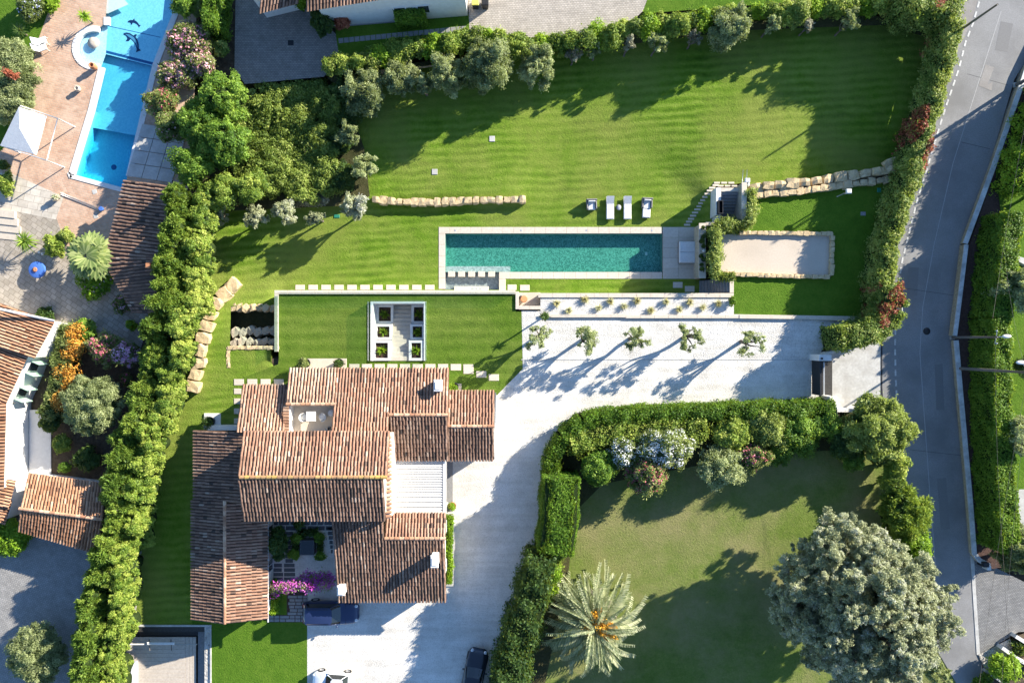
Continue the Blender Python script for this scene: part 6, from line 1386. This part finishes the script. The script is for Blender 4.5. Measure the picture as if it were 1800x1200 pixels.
# olives along the upper lawn
OL = [(638,160,40,3.2,30,'big rounded olive at the corner of the upper lawn beside the thicket'),(706,138,32,3.4,22,'full olive second from the thicket corner of the upper lawn'),(745,150,16,3.0,8,'small olive squeezed between two fuller ones above the lawn'),(785,128,32,4.0,22,'greyish olive with dry pale branches above the upper lawn'),(856,114,44,4.8,34,'largest olive of the row above the upper lawn'),(944,112,30,4.0,18,'forked olive standing alone right of the largest one')]
for x,y,r,h,k,lab in OL: olive(x,y,r,h,lab,z=zlow(x,y+30),kclump=k,openness=.25,trunk=.13,kind='olive',base=.3)
SM = [(1008,93,17,3.4,7,'grey','thin greyish olive with few leaves after the forked olive'),(1047,87,14,3.0,5,'olive','small sparse olive beside the thin greyish one'),(1106,76,10,3.6,6,'grey','tall narrow greyish sapling against the boundary wall'),(1156,75,22,3.6,6,'olive','sparse olive with two leafy arms against the boundary wall'),(1220,66,17,3.0,6,'grey','pale wispy small tree left of the wide pruned olive'),(1288,49,38,3.6,22,'olive','wide flat clipped olive along the upper boundary'),(1358,42,14,3.4,6,'olive','wispy young olive right of the wide clipped one'),(1424,42,9,3.0,4,'grey','tiny pale young tree near the shaded lawn corner'),(1494,38,22,3.6,9,'olive','bushy young olive next to the shaded lawn corner')]
for x,y,r,h,k,kd,lab in SM: olive(x,y,r,h,lab,z=zlow(x,y+30),kclump=k,openness=.5 if r<30 else .1,trunk=.08,kind=kd,rpy=24 if r == 38 else None,base=.35)
LO = [(385,378,18,2.6,9,'leaning olive with a bare trunk at the hedge'),(447,381,20,2.8,12,'olive second from the hedge above the lower lawn'),(500,372,22,3.2,12,'olive with two leaf clusters above the lower lawn'),(557,382,15,2.6,10,'small compact round olive above the lower lawn'),(624,366,24,3.6,16,'tall olive at the start of the boulder row'),(612,236,20,2.8,12,'silvery olive at the thicket edge, upper of two'),(640,292,24,3.0,14,'silvery olive at the thicket edge, lower of two')]
for x,y,r,h,k,lab in LO: olive(x,y,r,h,lab,z=zlow(x,y),kclump=k,openness=.3,trunk=.09,kind='silver' if y > 330 else 'olive',base=.45)
plant(540,352,40,1.0,'grey','low dry grey undergrowth below the thicket',z=-1.9,rpy=10,cr=.35)
# driveway olives
for i, (x,y) in enumerate(((946,591),(1031,596),(1116,595),(1213,594),(1321,600))):
    olive(x,y,26+(i%2)*2,3.5,('cloud pruned olive beside the dwarf palm in the white stones','sparse pruned olive with a split crown in the white stones','pruned olive with dark open branches in the white stones','pruned olive with a round crown in the white stones','small pruned olive in the white stones near the gate hedge')[i],kclump=9 if i < 4 else 7,openness=.9,trunk=.15,kind='olive',base=.42,cr=.40,dens=.55)
# grass tufts in the white bed
def tuft(px, py, label):
    rng = rng_(); c = P(px,py,.4); root = thing('grass_tuft', label, 'grass tuft', (c.x,c.y,.03), 0, 'straw grass tufts in the white bed'); n = 110; a = rng.random(n)*6.283; e = .3+.9*rng.random(n); d = np.stack([np.cos(a)*np.cos(e), np.sin(a)*np.cos(e), np.sin(e)],1)
    pos = d*.22; leafobj('blades', leaves(rng, pos, unit(np.cross(d, rng.normal(size=(n,3)))), .2+.14*rng.random(n), rng.random(n), .09, d), M['leaf_tuft'], root); return root
for x, y in ((979,533),(1000,545),(1029,526),(1053,541),(1074,529),(1098,538),(1121,528),(1145,545),(1172,530),(1195,543),(1214,531),(1237,540),(1264,533)): tuft(x, y, 'straw coloured grass tuft in the white stone bed')
plant(1288,529,6,.7,'box','small green bush at the end of the white bed wall',cr=.2)
# planters by the staircase
for i, (x, y, z, r) in enumerate(PLANTERS):
    rng = rng_(); root = thing('planter_plant', ('dark leafy plant in the deepest left planter of the lawn stair','leafy plant in the middle left planter of the lawn stair','fern like plant in the top left planter of the lawn stair','dark plant in the deepest right planter of the lawn stair','leafy plant in the middle right planter of the lawn stair','small palm like plant in the top right planter of the lawn stair')[i], 'plant', (x,y,z)); n = 60
    a = rng.random(n)*6.283; e = .25+.9*rng.random(n); d = np.stack([np.cos(a)*np.cos(e), np.sin(a)*np.cos(e), np.sin(e)],1); leafobj('leaves', leaves(rng, d*.28, unit(np.cross(d, rng.normal(size=(n,3)))), .24+.14*rng.random(n), rng.random(n), .16, d), M['leaf_bright' if i % 3 == 2 else 'leaf_box'], root)
# bamboo screen above the pool wall and stair
hedge([PXY(1256,484,.8), PXY(1256,402,.8)], .7, 1.6, 'bamboo', 'feathery bamboo hedge along the stone pool wall', rough=.3, round_=.4); hedge([PXY(1258,400,.8), PXY(1312,396,.8)], .9, 1.3, 'bamboo', 'feathery bamboo hedge across the head of the boules court', rough=.3, round_=.4); hedge([PXY(1318,395,.8), PXY(1320,334,.8)], .75, 1.4, 'bamboo', 'feathery bamboo hedge beside the high stair wall', rough=.3, round_=.35); hedge([PXY(1262,484,.6), PXY(1290,487,.6)], .7, .9, 'bamboo', 'short bamboo tuft hedge at the lower corner of the boules court', rough=.25)
# hedge along the road, upper right
foot = [(1575,28),(1612,40),(1640,66),(1634,105),(1620,160),(1606,207),(1590,250),(1578,305),(1565,340),(1546,400),(1532,450),(1527,490),(1527,530)]
hedge(gpts([(x-1,y) for x,y in foot[2:]]), 1.25, 3.4, 'photinia', 'long tall loose hedge between the upper lawn and the road', patch='red_leaf', rough=.26, round_=.5); hedge(gpts([(1560,22),(1600,26),(1645,40)]), 2.6, 3.4, 'photinia', 'thick hedge corner where the utility pole stands', patch='red_leaf', rough=.4, round_=.7)
hedge(gpts([(1530,505),(1536,545),(1522,572),(1490,588),(1445,594)]), 2.0, 3.7, 'photinia', 'hedge curving round the corner to the drive gate', patch='red_leaf', rough=.3, round_=.5)
# right of the road
hedge(gpts([(1826,150),(1780,270),(1752,340)]), 2.0, 3.2, 'bright', 'bushy mixed hedge behind the upper road wall', rough=.4, round_=.7, z=.4); hedge(gpts([(1736,385),(1724,470),(1715,560)]), 1.7, 3.0, 'box', 'tall green hedge behind the road wall above the lamp posts', rough=.15, round_=.3, z=.4); hedge(gpts([(1715,562),(1716,700),(1722,830),(1730,950)]), 1.7, 3.0, 'box', 'long tall green hedge behind the straight road wall', rough=.15, round_=.3, z=.4)
for (x,y,r,h,lab) in ((1798,505,34,4.2,'grey green olive behind the tall hedge across the road'),(1800,770,34,4.0,'grey olive behind the lamp post hedge across the road'),(1805,970,40,3.5,'dusty olive beside the paved crossing'),(1838,640,36,3.6,'big olive hidden behind the tall street lamp'),(1850,330,36,3.6,'large olive behind the bushy mixed hedge')): olive(x,y,r,h,lab,z=.4,kclump=22,openness=.2,trunk=.14,base=.3)
plant(1768,1172,28,1.8,'bright','round bright green bush inside the white corner walls',cr=.45); plant(1730,1200,16,1.2,'box','dark green clipped corner bush by the road'); plant(1790,1140,12,.8,'dark','dark ivy patch below the white wall cap')
# centre right garden: hedges and shrubs along the drive
hedge(gpts([(962,905),(964,850),(970,800),(986,762),(1022,738),(1080,728),(1170,724),(1300,718),(1448,712)]), 1.3, 2.3, 'box', 'long clipped hedge following the bend of the white drive', rough=.2, round_=.4); hedge(gpts([(1000,775),(1040,760),(1110,752),(1230,748)]), 1.9, 2.3, 'laurel', 'second looser hedge behind the long clipped one', rough=.4, round_=.6, dens=.9)
hedge(gpts([(982,826),(980,900),(972,950)]), 3.1, 4.0, 'box', 'thick rounded clipped hedge block at the bend of the drive', rough=.12, round_=1.3, dens=1.1, jit=.5)
hedge(gpts([(948,960),(930,1040),(905,1120),(885,1215)]), 2.4, 4.5, 'dark', 'tall dark hedge along the lower drive', rough=.4, round_=.7, dens=1.1); hedge(gpts([(978,955),(966,985)]), 1.2, 2.8, 'laurel', 'short bright laurel end of the dark drive hedge', rough=.4)
for (x,y,r,h) in ((965,1000,24,3.4),(955,1030,24,3.0)): plant(x,y,r,h,'bright','light green shrub growing out of the dark drive hedge',group='light shrubs in the drive hedge',cr=.5)
plant(1052,822,29,3.7,'broad','round clipped ball bush with a cut out side','shrub','topiary_ball',cr=.36,k=130,dens=1.2); plant(1168,790,52,4.3,'oleander','large white flowering oleander bush','shrub','oleander',flower='white',nf=6500,rpy=38,fsize=.07); plant(1095,795,28,3.8,'oleander','smaller white flowering oleander beside the clipped ball','shrub','oleander',flower='white',nf=2600,rpy=30,fsize=.065); plant(1137,832,42,3.9,'oleander','red flowering oleander in front of the white ones','shrub','oleander',flower='rose',nf=2200,rpy=32,fsize=.07)
plant(1268,820,46,3.5,'olive','pale olive green shrub hanging over the dry lawn',rpy=38); plant(1325,802,32,3.3,'oleander','red flowered shrub at the edge of the dry lawn',flower='rose',nf=1000,rpy=24,fsize=.07)
for (x,y,r,h,k,lab) in ((1290,760,36,2.8,'laurel','loose green shrub behind the pale olive green one'),(1352,752,40,3.0,'bamboo','long leaved green shrub in the middle of the garden border'),(1405,760,40,3.0,'broad','broad green shrub in the garden border near the gate'),(1450,742,30,2.8,'broad','green shrub behind the gate pillar hedge'),(1370,790,26,2.2,'broad','low leafy shrub at the shaded edge of the dry lawn'),(1495,775,36,3.0,'dark','dark green tree like shrub beside the gate'),(1520,740,32,3.4,'dark','dark shrub under the silver gate tree'),(1500,805,24,2.2,'broad','low green shrub in the shaded lawn corner'),(1575,815,26,3.2,'laurel','laurel at the road side below the silver gate tree'),(1572,850,24,3.0,'laurel','lower laurel of the road side pair'),(1590,905,50,3.6,'cypress','feathery bright conifer beside the road'),(1605,955,34,3.0,'bright','bright shrub between the conifer and the big silver tree'),(1462,730,14,1.6,'grey','dry grey twiggy bush beside the gate pillar'),(1545,800,22,2.6,'dark','dark shrub between the gate tree and the laurels')): plant(x,y,r,h,k,lab,spray=(k=='cypress'))
olive(1550,750,58,4.4,'silvery green spreading tree at the drive entrance',kclump=46,openness=.5,trunk=.2,kind='bamboo',base=.25,name='gate_tree')
olive(1532,1086,148,11.0,'huge silver leaved tree beside the dry lawn and road',kclump=250,openness=.55,trunk=.42,kind='silver',base=.15,name='silver_tree',dens=.85,cr=1.0,nsub=18)
olive(1655,1185,26,3.0,'small grey bush at the foot of the huge silver tree',kclump=10,kind='olive',base=.1)
# top court shrubs
plant(566,38,22,2.2,'dark','rounded dark bush at the corner of the top house'); plant(600,36,14,1.6,'red_leaf','dark red leaved bush against the white top house',rpy=16); hedge([PXY(694,24,1.3), PXY(746,16,1.3)], 2.0, 2.2, 'box', 'square clipped hedge block against the top house wall', rough=.08, jit=.5); plant(795,8,6,.8,'grey','small dry climber on the top house wall'); plant(530,2,10,1.5,'bright','bright leaves beside the court house roof',rpy=16)
# date palm
def date_palm(px, py, r, h, label):
    rng = rng_(); c = P(px,py,h); s = (CAMH-h)/1200; R = r*s; root = thing('date_palm', label, 'palm', (c.x,c.y,0)); ms=[]
    for v in range(3):
        V=[]; F=[]; K=30; col=[]; dr = (.25,.45,.7)[v]
        def rp(t): return np.array([R*t, 0, R*(.55*t - (.55+dr)*t*t*.95)])
        for k in range(9):
            p = rp(k/8); ww = .035*(1-.7*k/8); V += [p+np.array([0,-ww,0]), p+np.array([0,ww,0])]
        for k in range(8): F.append((2*k,2*k+2,2*k+3,2*k+1)); col.append(.8)
        for k in range(K):
            t = .14+.86*k/K; p = rp(t); ln = R*.125*(1-.55*abs(t-.45)/.55)+.05
            for sg in (-1,1):
                d = np.array([.80, sg*.42, .50+rng.normal()*.08]); d /= np.linalg.norm(d); e = p + d*ln; sd = np.array([.085,0,-.02]); b = len(V); V += [p-sd, p+sd, e+sd*.3, e-sd*.3]; F.append((b,b+1,b+2,b+3)); col.append(.25+.75*rng.random())
        me = np_mesh('frond', V, F, col); me.materials.append(M['leaf_palm']); ms.append(me)
    dead = ms[2].copy(); dead.materials.clear(); dead.materials.append(M['deck'])
    n = 120
    for i in range(n):
        u = i/n; o = bpy.data.objects.new('frond', ms[0 if u < .3 else 1 if u < .65 else 2]); COL.objects.link(o); o.parent = root; a = i*2.39996+rng.normal()*.22
        o.location = (math.cos(a)*.18, math.sin(a)*.18, h-.1-.5*u); o.rotation_euler = (rng.normal()*.3, math.radians(-62+84*u**.8+rng.normal()*8), a); sc = (.55+.45*min(1,u*1.5))*(.84+.24*rng.random()); o.scale = (sc,sc*1.1,sc)
    for i in range(14):
        o = bpy.data.objects.new('dead_frond', dead); COL.objects.link(o); o.parent = root; a = i*.45+rng.normal()*.2; o.location = (0,0,h-.7); o.rotation_euler = (rng.normal()*.3, math.radians(30+14*rng.random()), a); o.scale = (.8,.9,.8)
    for i in range(12):
        a = rng.uniform(-.6,3.0); q = .25+1.15*rng.random(); m = 260; pos = np.array([math.cos(a)*q, math.sin(a)*q, h+.95-.15*q]) + rng.normal(size=(m,3))*np.array([.2,.2,.12]); leafobj('fruit_cluster', leaves(rng, pos, unit(rng.normal(size=(m,3))+np.array([0,0,.8])), .055+.06*rng.random(m), rng.random(m), .7), M['flower_fruit'], root)['kind'] = 'stuff'
    pts = [(0,0,-.1),(0,0,h*.5),(0,0,h-.3)]; MB().tube(pts, [.42,.36,.42], 10).build('trunk', M['bark'], root, True)
date_palm(1046,1098,97,3.6,'date palm with long grey green fronds and orange fruit clusters')
# grass edges: ragged fringe where lawn meets stone
